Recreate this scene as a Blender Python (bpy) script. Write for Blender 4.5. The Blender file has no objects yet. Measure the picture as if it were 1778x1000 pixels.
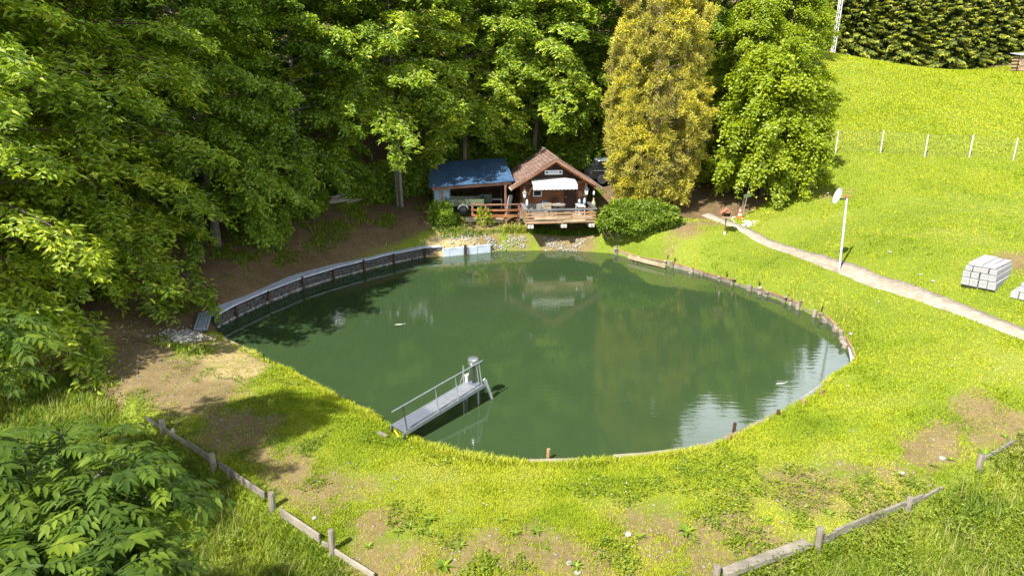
import bpy, bmesh, math, random
import numpy as np
from mathutils import Vector, Matrix, Euler

SC = bpy.context.scene
COL = SC.collection
R = math.radians
rng = np.random.default_rng(7)
random.seed(7)

# ------------------------------------------------------------------ camera
H = 10.3
PITCH = R(17.5)
F = 1185.0                     # focal length in pixels of a 1778 wide frame
CP, SP = math.cos(PITCH), math.sin(PITCH)
cam_d = bpy.data.cameras.new('camera')
cam_d.sensor_width = 36.0
cam_d.lens = 36.0 * F / 1778.0
cam_d.clip_start = 0.1
cam_d.clip_end = 1000
cam = bpy.data.objects.new('camera', cam_d)
cam.location = (0, 0, H)
cam.rotation_euler = (R(90) - PITCH, 0, 0)
COL.objects.link(cam)
SC.camera = cam

def ray(px, py):
    u, v = (px - 889.0) / F, (py - 500.0) / F
    return np.array([u, CP - v * SP, -SP - v * CP])

def W(px, py, z):
    "survey: world point at height z on the line of sight through a photo pixel"
    d = ray(px, py)
    t = (z - H) / d[2]
    return np.array([d[0] * t, d[1] * t, z])

def WD(px, py, y):
    "survey: world point at distance y"
    d = ray(px, py)
    t = y / d[1]
    return np.array([d[0] * t, y, H + d[2] * t])

# ------------------------------------------------------------------ numeric helpers
def smooth(a, b, x):
    t = np.clip((x - a) / (b - a), 0, 1)
    return t * t * (3 - 2 * t)

def _hash(ix, iy, s):
    h = (ix * 374761393 + iy * 668265263 + s * 1442695041) & 0x7fffffff
    h = ((h ^ (h >> 13)) * 1274126177) & 0x7fffffff
    return ((h ^ (h >> 16)) & 0xffff) / 65535.0

def vnoise(x, y, s=0):
    x = np.asarray(x, float); y = np.asarray(y, float)
    ix, iy = np.floor(x).astype(np.int64), np.floor(y).astype(np.int64)
    fx, fy = x - ix, y - iy
    fx, fy = fx * fx * (3 - 2 * fx), fy * fy * (3 - 2 * fy)
    a, b = _hash(ix, iy, s), _hash(ix + 1, iy, s)
    c, d = _hash(ix, iy + 1, s), _hash(ix + 1, iy + 1, s)
    return (a * (1 - fx) + b * fx) * (1 - fy) + (c * (1 - fx) + d * fx) * fy

def fbm(x, y, s=0, o=4):
    v, a, t = 0, 1.0, 0
    for i in range(o):
        v = v + a * vnoise(np.asarray(x) * 2 ** i + 17.3 * i, np.asarray(y) * 2 ** i - 9.1 * i, s + i)
        t += a; a *= .5
    return v / t

def nrm(a):
    return a / np.maximum(np.linalg.norm(a, axis=-1, keepdims=True), 1e-9)

def seg_dist(x, y, poly, closed=False):
    "distance to a polyline, side sign (+ is to the left of its direction)"
    x = np.asarray(x, float); y = np.asarray(y, float)
    n = len(poly)
    best = np.full(x.shape, 1e9); side = np.zeros(x.shape)
    for i in range(n if closed else n - 1):
        a, b = poly[i], poly[(i + 1) % n]
        dx, dy = b[0] - a[0], b[1] - a[1]
        l2 = dx * dx + dy * dy + 1e-12
        t = np.clip(((x - a[0]) * dx + (y - a[1]) * dy) / l2, 0, 1)
        ex, ey = x - a[0] - t * dx, y - a[1] - t * dy
        d = np.sqrt(ex * ex + ey * ey)
        m = d < best
        best = np.where(m, d, best)
        side = np.where(m, np.sign(dx * ey - dy * ex), side)
    return best, side

def inside(x, y, poly):
    x = np.asarray(x, float); y = np.asarray(y, float)
    c = np.zeros(x.shape, bool)
    n = len(poly)
    for i in range(n):
        x1, y1 = poly[i][0], poly[i][1]
        x2, y2 = poly[(i + 1) % n][0], poly[(i + 1) % n][1]
        k = ((y1 > y) != (y2 > y)) & (x < (x2 - x1) * (y - y1) / (y2 - y1 + 1e-12) + x1)
        c ^= k
    return c

# ------------------------------------------------------------------ materials
def _mat(name):
    m = bpy.data.materials.new(name)
    m.use_nodes = True
    nt = m.node_tree
    return m, nt, nt.nodes['Principled BSDF']

def ramp(nt, fac, stops):
    r = nt.nodes.new('ShaderNodeValToRGB')
    e = r.color_ramp.elements
    e[0].position, e[0].color = stops[0][0], (*stops[0][1], 1)
    e[1].position, e[1].color = stops[-1][0], (*stops[-1][1], 1)
    for p, c in stops[1:-1]:
        k = e.new(p); k.color = (*c, 1)
    nt.links.new(fac, r.inputs[0])
    return r.outputs[0]

def noise(nt, scale, detail=4, rough=.55, vec=None, stretch=None):
    n = nt.nodes.new('ShaderNodeTexNoise')
    n.inputs['Scale'].default_value = scale
    n.inputs['Detail'].default_value = detail
    n.inputs['Roughness'].default_value = rough
    if vec is None:
        tc = nt.nodes.new('ShaderNodeTexCoord'); vec = tc.outputs['Object']
    if stretch:
        mp = nt.nodes.new('ShaderNodeMapping')
        mp.inputs['Scale'].default_value = stretch
        nt.links.new(vec, mp.inputs[0]); vec = mp.outputs[0]
    nt.links.new(vec, n.inputs['Vector'])
    return n.outputs['Fac']

def mix(nt, fac, a, b, mode='MIX'):
    m = nt.nodes.new('ShaderNodeMix'); m.data_type = 'RGBA'; m.blend_type = mode
    for s, v in ((m.inputs[0], fac), (m.inputs[6], a), (m.inputs[7], b)):
        if isinstance(v, (int, float)): s.default_value = v
        elif isinstance(v, tuple): s.default_value = (*v, 1)
        else: nt.links.new(v, s)
    return m.outputs[2]

def bump(nt, bsdf, h, strength=.3, dist=.02):
    b = nt.nodes.new('ShaderNodeBump')
    b.inputs['Strength'].default_value = strength
    b.inputs['Distance'].default_value = dist
    nt.links.new(h, b.inputs['Height'])
    nt.links.new(b.outputs[0], bsdf.inputs['Normal'])

def mat_plain(name, col, rough=.6, metal=0.0, var=.25, scale=6, stretch=None, spec=.5, bmp=0.0):
    m, nt, b = _mat(name)
    f = noise(nt, scale, 6, .6, stretch=stretch)
    lo = tuple(max(0, c * (1 - var)) for c in col); hi = tuple(min(1, c * (1 + var)) for c in col)
    nt.links.new(ramp(nt, f, [(.3, lo), (.7, hi)]), b.inputs['Base Color'])
    b.inputs['Roughness'].default_value = rough
    b.inputs['Metallic'].default_value = metal
    b.inputs['Specular IOR Level'].default_value = spec
    if bmp: bump(nt, b, f, bmp)
    return m

def mat_wood(name, dark, mid, light, axis=0, rough=.75, scale=9):
    m, nt, b = _mat(name)
    st = [14, 14, 14]; st[axis] = 1.0
    f = noise(nt, scale / 9, 6, .65, stretch=tuple(st))
    g = noise(nt, 1.7, 3, .6)
    c = ramp(nt, f, [(.25, dark), (.5, mid), (.78, light)])
    c2 = mix(nt, .5, c, ramp(nt, g, [(.3, dark), (.7, light)]))
    oi = nt.nodes.new('ShaderNodeObjectInfo')
    hs = nt.nodes.new('ShaderNodeHueSaturation')
    mr = nt.nodes.new('ShaderNodeMapRange'); mr.inputs[3].default_value = .75; mr.inputs[4].default_value = 1.25
    nt.links.new(oi.outputs['Random'], mr.inputs[0]); nt.links.new(mr.outputs[0], hs.inputs['Value'])
    nt.links.new(c2, hs.inputs['Color'])
    nt.links.new(hs.outputs[0], b.inputs['Base Color'])
    b.inputs['Roughness'].default_value = rough
    b.inputs['Specular IOR Level'].default_value = .25
    bump(nt, b, f, .35, .01)
    return m

def mat_leaf(name, stops, trans=.35, rough=.42, spec=.45, tcol=1.3):
    "stops: ramp over the per-leaf attribute 'tint'"
    m, nt, b = _mat(name)
    at = nt.nodes.new('ShaderNodeAttribute'); at.attribute_name = 'tint'
    c = ramp(nt, at.outputs['Fac'], stops)
    nt.links.new(c, b.inputs['Base Color'])
    b.inputs['Roughness'].default_value = rough
    b.inputs['Specular IOR Level'].default_value = spec
    if trans > 0:
        tr = nt.nodes.new('ShaderNodeBsdfTranslucent')
        tc = mix(nt, 1.0, c, (tcol, tcol * 1.02, tcol * .35), 'MULTIPLY')
        nt.links.new(tc, tr.inputs['Color'])
        ms = nt.nodes.new('ShaderNodeMixShader'); ms.inputs[0].default_value = trans
        nt.links.new(b.outputs[0], ms.inputs[1]); nt.links.new(tr.outputs[0], ms.inputs[2])
        nt.links.new(ms.outputs[0], nt.nodes['Material Output'].inputs['Surface'])
    return m

# ------------------------------------------------------------------ mesh builder
class MB:
    def __init__(self): self.v, self.f = [], []
    def add(self, v, f):
        o = len(self.v)
        self.v += [tuple(map(float, p)) for p in v]
        self.f += [tuple(i + o for i in q) for q in f]
        return self
    def box(self, c, s, rz=0, rx=0, ry=0):
        m = Euler((rx, ry, rz)).to_matrix()
        hx, hy, hz = s[0] / 2, s[1] / 2, s[2] / 2
        v = [Vector(c) + m @ Vector((a * hx, b * hy, d * hz)) for d in (-1, 1) for a, b in ((-1, -1), (1, -1), (1, 1), (-1, 1))]
        return self.add(v, [(3, 2, 1, 0), (4, 5, 6, 7), (0, 1, 5, 4), (1, 2, 6, 5), (2, 3, 7, 6), (3, 0, 4, 7)])
    def beam(self, a, b, w, h, up=(0, 0, 1)):
        a, b = Vector(a), Vector(b)
        d = (b - a).normalized(); s = d.cross(Vector(up))
        if s.length < 1e-4: s = Vector((1, 0, 0))
        s.normalize(); u = s.cross(d)
        v = [p + s * (i * w / 2) + u * (j * h / 2) for p in (a, b) for i, j in ((-1, -1), (1, -1), (1, 1), (-1, 1))]
        return self.add(v, [(0, 1, 2, 3), (7, 6, 5, 4), (1, 0, 4, 5), (2, 1, 5, 6), (3, 2, 6, 7), (0, 3, 7, 4)])
    def tube(self, pts, rad, n=8, caps=True):
        pts = [Vector(p) for p in pts]
        if not hasattr(rad, '__len__'): rad = [rad] * len(pts)
        v, f = [], []
        ref = Vector((0, 0, 1))
        for i, p in enumerate(pts):
            d = (pts[min(i + 1, len(pts) - 1)] - pts[max(i - 1, 0)]).normalized()
            r0 = ref if abs(d.dot(ref)) < .95 else Vector((1, 0, 0))
            s = d.cross(r0).normalized(); u = s.cross(d)
            for k in range(n):
                a = 2 * math.pi * k / n
                v.append(p + (s * math.cos(a) + u * math.sin(a)) * rad[i])
        for i in range(len(pts) - 1):
            for k in range(n):
                k2 = (k + 1) % n
                f.append((i * n + k, (i + 1) * n + k, (i + 1) * n + k2, i * n + k2))
        if caps:
            f.append(tuple(range(n))); f.append(tuple(reversed(range((len(pts) - 1) * n, len(pts) * n))))
        return self.add(v, f)
    def lathe(self, prof, n=20, c=(0, 0, 0)):
        v, f = [], []
        for r, z in prof:
            for k in range(n):
                a = 2 * math.pi * k / n
                v.append((c[0] + r * math.cos(a), c[1] + r * math.sin(a), c[2] + z))
        for i in range(len(prof) - 1):
            for k in range(n):
                k2 = (k + 1) % n
                f.append((i * n + k, i * n + k2, (i + 1) * n + k2, (i + 1) * n + k))
        f.append(tuple(reversed(range(n)))); f.append(tuple(range((len(prof) - 1) * n, len(prof) * n)))
        return self.add(v, f)
    def prism(self, outline, y0, y1):
        "outline in x,z extruded along y"
        n = len(outline)
        v = [(x, y0, z) for x, z in outline] + [(x, y1, z) for x, z in outline]
        f = [tuple(range(n)), tuple(reversed(range(n, 2 * n)))]
        f += [(i, i + n, (i + 1) % n + n, (i + 1) % n) for i in range(n)]
        return self.add(v, f)
    def build(self, name, mat, parent=None, bevel=0.0, smooth=None, loc=None):
        me = bpy.data.meshes.new(name)
        me.from_pydata(self.v, [], self.f)
        bm = bmesh.new(); bm.from_mesh(me)
        bmesh.ops.recalc_face_normals(bm, faces=bm.faces[:]); bm.to_mesh(me); bm.free()
        me.materials.append(mat)
        if smooth is not None:
            me.polygons.foreach_set('use_smooth', [True] * len(me.polygons))
            me.set_sharp_from_angle(angle=R(smooth))
        o = bpy.data.objects.new(name, me); COL.objects.link(o)
        if parent is not None: o.parent = parent
        if loc is not None: o.location = loc
        if bevel:
            b = o.modifiers.new('edge', 'BEVEL'); b.width = bevel; b.segments = 1; b.limit_method = 'ANGLE'
        return o

def tag(o, label=None, cat=None, group=None, kind=None):
    if label: o['label'] = label
    if cat: o['category'] = cat
    if group: o['group'] = group
    if kind: o['kind'] = kind
    return o

def thing(name, label, cat, loc=(0, 0, 0), rz=0.0, group=None):
    o = bpy.data.objects.new(name, None); COL.objects.link(o)
    o.empty_display_size = .3
    o.location = tuple(map(float, loc)); o.rotation_euler = (0, 0, rz)
    return tag(o, label, cat, group)

def dup(root, loc, rz=0.0, label=None, group=None, scale=None):
    r = root.copy(); COL.objects.link(r)
    r.location = tuple(map(float, loc)); r.rotation_euler = (0, 0, rz)
    if scale: r.scale = (scale, scale, scale) if not hasattr(scale, '__len__') else scale
    if label: r['label'] = label
    if group: r['group'] = group
    for ch in list(root.children):
        c = ch.copy(); COL.objects.link(c); c.parent = r
        for g in ch.children:
            d = g.copy(); COL.objects.link(d); d.parent = c
    return r

def raw_mesh(name, V, faces_flat, nper, mat, attr=None, parent=None, smooth=False):
    "fast mesh from arrays: V n x 3, faces m x nper"
    me = bpy.data.meshes.new(name)
    V = np.ascontiguousarray(V, np.float32); Fc = np.ascontiguousarray(faces_flat, np.int32).reshape(-1, nper)
    me.vertices.add(len(V)); me.vertices.foreach_set('co', V.ravel())
    me.loops.add(Fc.size); me.loops.foreach_set('vertex_index', Fc.ravel())
    me.polygons.add(len(Fc)); me.polygons.foreach_set('loop_start', np.arange(0, Fc.size, nper, dtype=np.int32))
    if smooth: me.polygons.foreach_set('use_smooth', np.ones(len(Fc), bool))
    for k, a in (attr or {}).items():
        at = me.attributes.new(k, 'FLOAT', 'POINT'); at.data.foreach_set('value', np.ascontiguousarray(a, np.float32))
    me.update(calc_edges=True)
    me.materials.append(mat)
    o = bpy.data.objects.new(name, me); COL.objects.link(o)
    if parent is not None: o.parent = parent
    return o

def leaves(name, P, D, N, L, Wd, tint, mat, parent=None, fold=.3, droop=.12, hi=False):
    "one mesh of folded leaf blades"
    n = len(P)
    D = nrm(D); S = nrm(np.cross(D, N)); N = np.cross(S, D)
    L = np.broadcast_to(np.asarray(L, float), (n,))[:, None]; Wd = np.broadcast_to(np.asarray(Wd, float), (n,))[:, None]
    if not hi:
        m = P + D * L * .42
        V = np.stack([P, m + S * Wd * .5 + N * Wd * fold, P + D * L - N * L * droop, m - S * Wd * .5 + N * Wd * fold], 1).reshape(-1, 3)
        b = (np.arange(n) * 4)[:, None]
        Fc = np.concatenate([b + np.array([0, 1, 2]), b + np.array([0, 2, 3])], 0)
        return raw_mesh(name, V, Fc, 3, mat, {'tint': np.repeat(tint, 4)}, parent)
    m1, m2 = P + D * L * .3, P + D * L * .68 - N * L * droop * .35
    V = np.stack([P, m1 + S * Wd * .48 + N * Wd * fold, m1, m1 - S * Wd * .48 + N * Wd * fold,
                  m2 + S * Wd * .36 + N * Wd * fold * .8, m2, m2 - S * Wd * .36 + N * Wd * fold * .8, P + D * L - N * L * droop], 1).reshape(-1, 3)
    b = (np.arange(n) * 8)[:, None]
    tri = [(0, 1, 2), (0, 2, 3), (1, 4, 5), (1, 5, 2), (2, 5, 6), (2, 6, 3), (4, 7, 5), (5, 7, 6)]
    Fc = np.concatenate([b + np.array(t) for t in tri], 0)
    return raw_mesh(name, V, Fc, 3, mat, {'tint': np.repeat(tint, 8)}, parent)

def blades(name, P, L, Wd, lean, tint, mat, curl=.5, parent=None):
    "grass: one bent triangle strip per blade, 5 points"
    n = len(P)
    az = rng.uniform(0, 2 * math.pi, n)
    d = np.stack([np.cos(az), np.sin(az), np.zeros(n)], 1)
    s = np.stack([-np.sin(az), np.cos(az), np.zeros(n)], 1)
    z = np.array([0, 0, 1.0])
    L = L[:, None]; Wd = np.broadcast_to(np.asarray(Wd, float), (n,))[:, None]; lean = np.asarray(lean)[:, None]
    mid = P + z * L * .55 * np.cos(lean) + d * L * .55 * np.sin(lean)
    l2 = lean + curl
    tip = mid + z * L * .45 * np.cos(l2) + d * L * .45 * np.sin(l2)
    V = np.stack([P - s * Wd * .5, P + s * Wd * .5, mid + s * Wd * .42, mid - s * Wd * .42, tip], 1).reshape(-1, 3)
    b = (np.arange(n) * 5)[:, None]
    Fc = np.concatenate([b + np.array(t) for t in ((0, 1, 2), (0, 2, 3), (3, 2, 4))], 0)
    return raw_mesh(name, V, Fc, 3, mat, {'tint': np.repeat(tint, 5)}, parent)
# ------------------------------------------------------------------ the pond outline (surveyed at water level)
SHORE_PX = [(376, 570), (409, 551), (466, 525), (525, 501), (579, 484), (631, 470), (683, 457), (737, 446), (770, 446), (851, 438),
            (864, 436), (937, 435), (993, 436), (1058, 439), (1072, 442), (1114, 454), (1156, 460), (1170, 465), (1220, 478),
            (1274, 494), (1324, 511), (1362, 524), (1390, 537), (1414, 548), (1436, 560), (1456, 577), (1467, 595), (1475, 612),
            (1480, 627), (1472, 638), (1431, 661), (1392, 690), (1353, 715), (1305, 737), (1273, 754), (1234, 772), (1150, 787),
            (1050, 797), (950, 802), (860, 798), (800, 790), (750, 774), (716, 759), (680, 741), (640, 715), (590, 690), (550, 668),
            (510, 645), (470, 625), (440, 610), (410, 597), (388, 585)]
POND = [tuple(W(x, y, 0)[:2]) for x, y in SHORE_PX]

LEFT_BOARD_PX = [(225, 712), (285, 747), (372, 805), (473, 876), (576, 948), (660, 1010)]
RIGHT_BOARD_PX = [(1180, 1030), (1243, 1000), (1418, 938), (1575, 878), (1640, 848), (1700, 808), (1790, 762)]

# ------------------------------------------------------------------ terrain heights from survey points (photo column, photo row, height)
CTRL = [(950, 830, .30), (950, 900, .33), (950, 990, .2), (700, 800, .36), (1200, 830, .32), (1400, 800, .36), (1500, 720, .55),
        (1600, 650, .95), (560, 720, .5), (450, 660, .45), (360, 610, .4), (285, 747, .42), (372, 805, .32), (473, 876, .22),
        (576, 948, .12), (700, 1010, 0), (1243, 1000, .05), (1418, 938, .1), (1575, 878, .15), (1700, 808, .3), (1778, 770, .5),
        (230, 620, .75), (330, 700, .5), (420, 760, .42), (150, 560, 1.0), (60, 640, .7),
        (350, 545, .50), (470, 503, .48), (600, 460, .48), (740, 432, .48), (850, 424, .5), (930, 424, .45), (1040, 428, .45),
        (250, 500, 1.25), (400, 470, 1.5), (600, 412, 1.65), (740, 390, 1.6), (290, 440, 2.0), (500, 385, 2.2), (640, 350, 2.4),
        (800, 385, 1.5), (800, 368, 1.9), (880, 380, 1.45), (870, 350, 2.0), (960, 345, 2.05), (1000, 400, 1.0), (930, 400, 1.0),
        (1060, 410, 1.1), (1110, 413, 1.35), (1170, 410, 1.5), (1190, 370, 2.0), (1257, 405, 1.75), (1285, 378, 2.1),
        (1240, 383, 1.95), (1457, 470, 1.75), (1600, 527, 1.75), (1778, 585, 1.8), (1150, 445, .5), (1300, 480, .6), (1420, 530, .6), (1500, 590, .62),
        (1310, 430, 1.2), (1400, 490, 1.05), (1550, 560, 1.2), (1700, 640, 1.3), (1778, 690, 1.1),
        (1140, 348, 2.5), (1300, 340, 2.8), (1450, 338, 3.3), (1050, 335, 2.7), (1720, 505, 2.4), (1600, 430, 3.0), (1778, 430, 3.3),
        (1450, 277, 5.0), (1600, 275, 5.0), (1767, 271, 5.0), (1600, 200, 7.4), (1450, 190, 7.6), (1767, 190, 7.6),
        (1430, 108, 11.2), (1600, 112, 11.2), (1778, 118, 11.0)]
cw = np.array([W(x, y, z) for x, y, z in CTRL])
extra = np.array([(-9, 9, -.6), (-6, 5, -1.2), (0, 5, -1.0), (6, 6, -1), (14, 9, -.4), (22, 12, .3), (-15, 12, -.3), (-22, 20, 1.2),
                  (-30, 30, 4), (-22, 36, 4.2), (-16, 44, 5.2), (-8, 52, 5.4), (0, 53, 5.0), (8, 55, 6.0), (-40, 45, 11), (-20, 62, 13), (0, 70, 13), (14, 65, 10.5),
                  (-60, 20, 8), (-50, 80, 22), (0, 110, 22), (40, 110, 18), (70, 90, 16), (60, 60, 10), (60, 40, 6), (60, 20, 3), (35, 20, 2.2),
                  (40, 0, 0), (0, -20, -3), (-40, -10, -1), (120, 60, 14), (-120, 60, 25), (0, 200, 30), (150, 150, 28), (-150, 150, 38)])
cw = np.concatenate([cw, extra])
def _tps(r2): return r2 * np.log(r2 + 1e-9)
_S = 20.0
_A = cw[:, :2] / _S
_K = _tps(((_A[:, None] - _A[None]) ** 2).sum(-1)) + np.eye(len(cw)) * .004
_Pm = np.concatenate([np.ones((len(cw), 1)), _A], 1)
_M = np.block([[_K, _Pm], [_Pm.T, np.zeros((3, 3))]])
_sol = np.linalg.solve(_M, np.concatenate([cw[:, 2], np.zeros(3)]))
LB = [tuple(W(x, y, .25)[:2]) for x, y in LEFT_BOARD_PX]
RB = [tuple(W(x, y, .15)[:2]) for x, y in RIGHT_BOARD_PX]

def base_z(x, y):
    q = np.stack([x, y], -1) / _S
    r2 = ((q[..., None, :] - _A) ** 2).sum(-1)
    return _tps(r2) @ _sol[:len(cw)] + _sol[len(cw)] + q @ _sol[len(cw) + 1:]

def ground_z(x, y):
    x = np.atleast_1d(np.asarray(x, float)); y = np.atleast_1d(np.asarray(y, float))
    z = np.empty(x.shape)
    xf, yf, zf = x.ravel(), y.ravel(), z.reshape(-1)
    for i in range(0, len(xf), 20000):
        zf[i:i + 20000] = base_z(xf[i:i + 20000], yf[i:i + 20000])
    z = zf.reshape(x.shape)
    # outside the timber edgings the ground drops
    for line, sgn in ((LB, 1), (RB, 1)):
        d, s = seg_dist(x, y, line)
        out = (s * sgn < 0)
        z = z - np.where(out, .42 * smooth(0, .35, d) * (1 - smooth(3.5, 7, d)), 0)
    # gentle unevenness
    z = z + (fbm(x * .9, y * .9, 3) - .5) * .12 + (fbm(x * .22, y * .22, 8) - .5) * .25 * smooth(20, 45, y)
    d, _ = seg_dist(x, y, POND, True)
    ins = inside(x, y, POND)
    zi = -.12 - 1.4 * smooth(0, 1.2, d)
    near = (y < 21) & (x > -7.5)
    wd = np.where(near, 1.9, .55)
    zo = -.12 + (np.maximum(z, .16) + .12) * np.where(near, .55 * smooth(-.12, .3, d) + .45 * smooth(.2, 1.9, d), smooth(-.25, .55, d))
    return np.where(ins, zi, np.where(d < wd, zo, z))

def gz(x, y): return float(ground_z(x, y)[0])

_ts = np.concatenate([np.arange(6, 60, .04), np.arange(60, 200, .25)])
def G(px, py):
    "point of the ground seen through a photo pixel"
    d = ray(px, py); n = d / np.linalg.norm(d)
    X, Y, Z = n[0] * _ts, n[1] * _ts, H + n[2] * _ts
    h = ground_z(X, Y)
    k = np.argmax(Z < h)
    if not (Z < h).any(): k = len(_ts) - 1
    return np.array([X[k], Y[k], h[k]])

def axis(lo, a, b, hi, step):
    mid = list(np.arange(a, b + 1e-6, step)); s = step; up = [mid[-1]]
    while up[-1] < hi: s *= 1.18; up.append(up[-1] + s)
    s = step; dn = [mid[0]]
    while dn[-1] > lo: s *= 1.18; dn.append(dn[-1] - s)
    return np.array(dn[:0:-1] + mid + up[1:])

gx = axis(-220, -20, 27, 220, .2)
gy = axis(-60, 9, 52, 260, .2)
GX, GY = np.meshgrid(gx, gy)
GZ = ground_z(GX, GY)
nx, ny = len(gx), len(gy)
idx = np.arange(nx * ny).reshape(ny, nx)
quads = np.stack([idx[:-1, :-1], idx[:-1, 1:], idx[1:, 1:], idx[1:, :-1]], -1).reshape(-1, 4)

# --- what covers the ground: bare earth (0..1) and forest floor (0..1), the latter also painting shade over the gravel track
BARE = [(985, 414, 1.3, .95), (1010, 405, 1.2, .95), (950, 405, 1.0, .9), (620, 850, 1.1, .55), (560, 800, .8, .4), (690, 880, .8, .35), (860, 840, 1.0, .3), (1390, 850, 1.3, .75), (1290, 870, .9, .55), (1150, 960, 1.8, .75),
        (1300, 940, 1.4, .7), (900, 960, 1.5, .72), (640, 985, 1.3, .65), (1000, 985, 1.5, .75), (800, 975, 1.3, .65), (1230, 975, 1.3, .75), (1500, 870, 1.2, .7), (1560, 830, 1.2, .6), (1420, 760, 1.0, .4),
        (1740, 740, 1.2, .8), (1690, 760, 1.0, .6), (780, 830, 1.0, .35), (740, 990, 1.3, .7), (1230, 800, 1.0, .3), (1060, 885, .9, .25), (850, 900, .9, .35),
        (420, 745, 1.3, .95), (350, 690, 1.3, .95), (280, 650, 1.4, .95), (220, 620, 1.5, .95), (520, 795, .9, .5), (150, 580, 2, .9), (460, 790, 1.0, .5),
        (840, 405, 1.2, .8), (900, 415, 1.0, .6), (1190, 395, 1.2, .8), (1230, 385, 1.2, .7), (1170, 420, .9, .5), (1350, 415, .7, .4), (1420, 455, .6, .4),
        (1640, 540, .6, .35), (1720, 570, .7, .4), (1540, 505, .5, .35), (1420, 340, 1.4, .5), (1470, 337, 1.0, .5),
        (330, 590, 1.0, .8), (380, 600, .6, .4), (1770, 455, 1.2, .8), (1500, 345, .8, .4)]
FOREST_SHADE_EDGE = [(-14, 13.5), (-11.7, 20.5), (-12.6, 23.8), (-12.0, 27.0), (-10.9, 31.0), (-8.4, 35.8), (-5.4, 39.8), (-1.6, 41.2), (1.2, 42.2), (5.4, 43.0),
               (9.0, 40.6), (13, 39.8), (17.0, 43.0), (19.5, 51), (21, 60), (23, 72), (40, 75), (75, 76)]  # bulges out beside the maple, litter colour standing in for shade on the track
def cover(x, y):
    bare = np.zeros(np.shape(x))
    for px, py, r, a in BARE:
        p = BP[(px, py)]
        d2 = ((x - p[0]) ** 2 + (y - p[1]) ** 2) / (r * r)
        bare = np.maximum(bare, a * np.exp(-d2 * .7))
    for line in (LB, RB):          # trodden, weedy strip inside the edging boards
        d, s = seg_dist(x, y, line)
        bare = np.maximum(bare, np.where(s > 0, .72 * np.exp(-((d - 1.0) / 1.3) ** 2), 0) * smooth(.30, .62, fbm(x * .8, y * .8, 121, 3)) * (y < 20))
    d, s = seg_dist(x, y, FOREST_SHADE_EDGE)
    forest_shade = np.where(s > 0, smooth(-1.2, .8, d), 1 - smooth(-.8, 1.2, d)) if False else smooth(-1.0, 1.0, d * np.where(s > 0, 1, -1))
    return bare, forest_shade
BP = {(p[0], p[1]): G(p[0], p[1]) for p in BARE}
bare, forest_shade = cover(GX, GY)
# brown slope behind the stone wall
def brown_bank(x, y):
    a = smooth(0, .6, -(x - np.interp(y, [20, 30, 37, 39.5], [-8.6, -7.2, -3.2, -1.0])))
    return a * smooth(18.5, 20.5, y) * (1 - smooth(39.5, 41, y)) * (1 - smooth(2.6, 5.0, -(x - np.interp(y, [20, 30, 37, 39.5], [-8.6, -7.2, -3.2, -1.0]))))
bank = brown_bank(GX, GY)

gm, nt, b = _mat('ground')
def attr(nt, n):
    a = nt.nodes.new('ShaderNodeAttribute'); a.attribute_name = n; return a.outputs['Fac']
def mth(nt, op, a, bb):
    m = nt.nodes.new('ShaderNodeMath'); m.operation = op
    for i, v in enumerate((a, bb)):
        if isinstance(v, (int, float)): m.inputs[i].default_value = v
        else: nt.links.new(v, m.inputs[i])
    return m.outputs[0]
nF, nM, nL = noise(nt, 9, 6, .7), noise(nt, 1.6, 5, .65), noise(nt, .35, 4, .6)
grass = mix(nt, .55, ramp(nt, nF, [(.3, (.08, .115, .012)), (.5, (.125, .165, .018)), (.75, (.19, .21, .035))]),
            ramp(nt, nL, [(.3, (.11, .16, .014)), (.55, (.16, .20, .02)), (.75, (.22, .235, .04))]))
earth = mix(nt, .5, ramp(nt, nF, [(.3, (.08, .058, .026)), (.55, (.175, .13, .062)), (.75, (.31, .245, .14))]),
            ramp(nt, nM, [(.3, (.12, .088, .038)), (.7, (.235, .175, .085))]))
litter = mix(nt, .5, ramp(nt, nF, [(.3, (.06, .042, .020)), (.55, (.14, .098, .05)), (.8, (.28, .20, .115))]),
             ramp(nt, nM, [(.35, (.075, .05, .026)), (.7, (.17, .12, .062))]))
brown = mix(nt, .5, ramp(nt, nF, [(.3, (.18, .13, .06)), (.55, (.36, .27, .13)), (.75, (.50, .40, .23))]),
            ramp(nt, nM, [(.3, (.15, .18, .04)), (.5, (.34, .26, .12)), (.7, (.45, .35, .18))]))
def edge(fac, amt=.55):
    s = mth(nt, 'ADD', fac, mth(nt, 'MULTIPLY', mth(nt, 'SUBTRACT', mth(nt, 'ADD', mth(nt, 'MULTIPLY', nF, .5), mth(nt, 'MULTIPLY', nM, .5)), .5), amt * 2.2))
    return ramp(nt, s, [(.36, (0, 0, 0)), (.62, (1, 1, 1))])
c = mix(nt, edge(attr(nt, 'bank')), grass, brown)
c = mix(nt, edge(attr(nt, 'forest_shade')), c, litter)
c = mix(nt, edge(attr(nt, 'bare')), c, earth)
nt.links.new(c, b.inputs['Base Color'])
b.inputs['Roughness'].default_value = .95
b.inputs['Specular IOR Level'].default_value = .1
bump(nt, b, nF, .6, .05)
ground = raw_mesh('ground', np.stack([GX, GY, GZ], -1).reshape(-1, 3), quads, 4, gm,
                  {'bare': bare.ravel(), 'forest_shade': forest_shade.ravel(), 'bank': bank.ravel()}, smooth=True)
tag(ground, 'grassy banks, bare soil and rising meadow round the pond', kind='structure')

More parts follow.
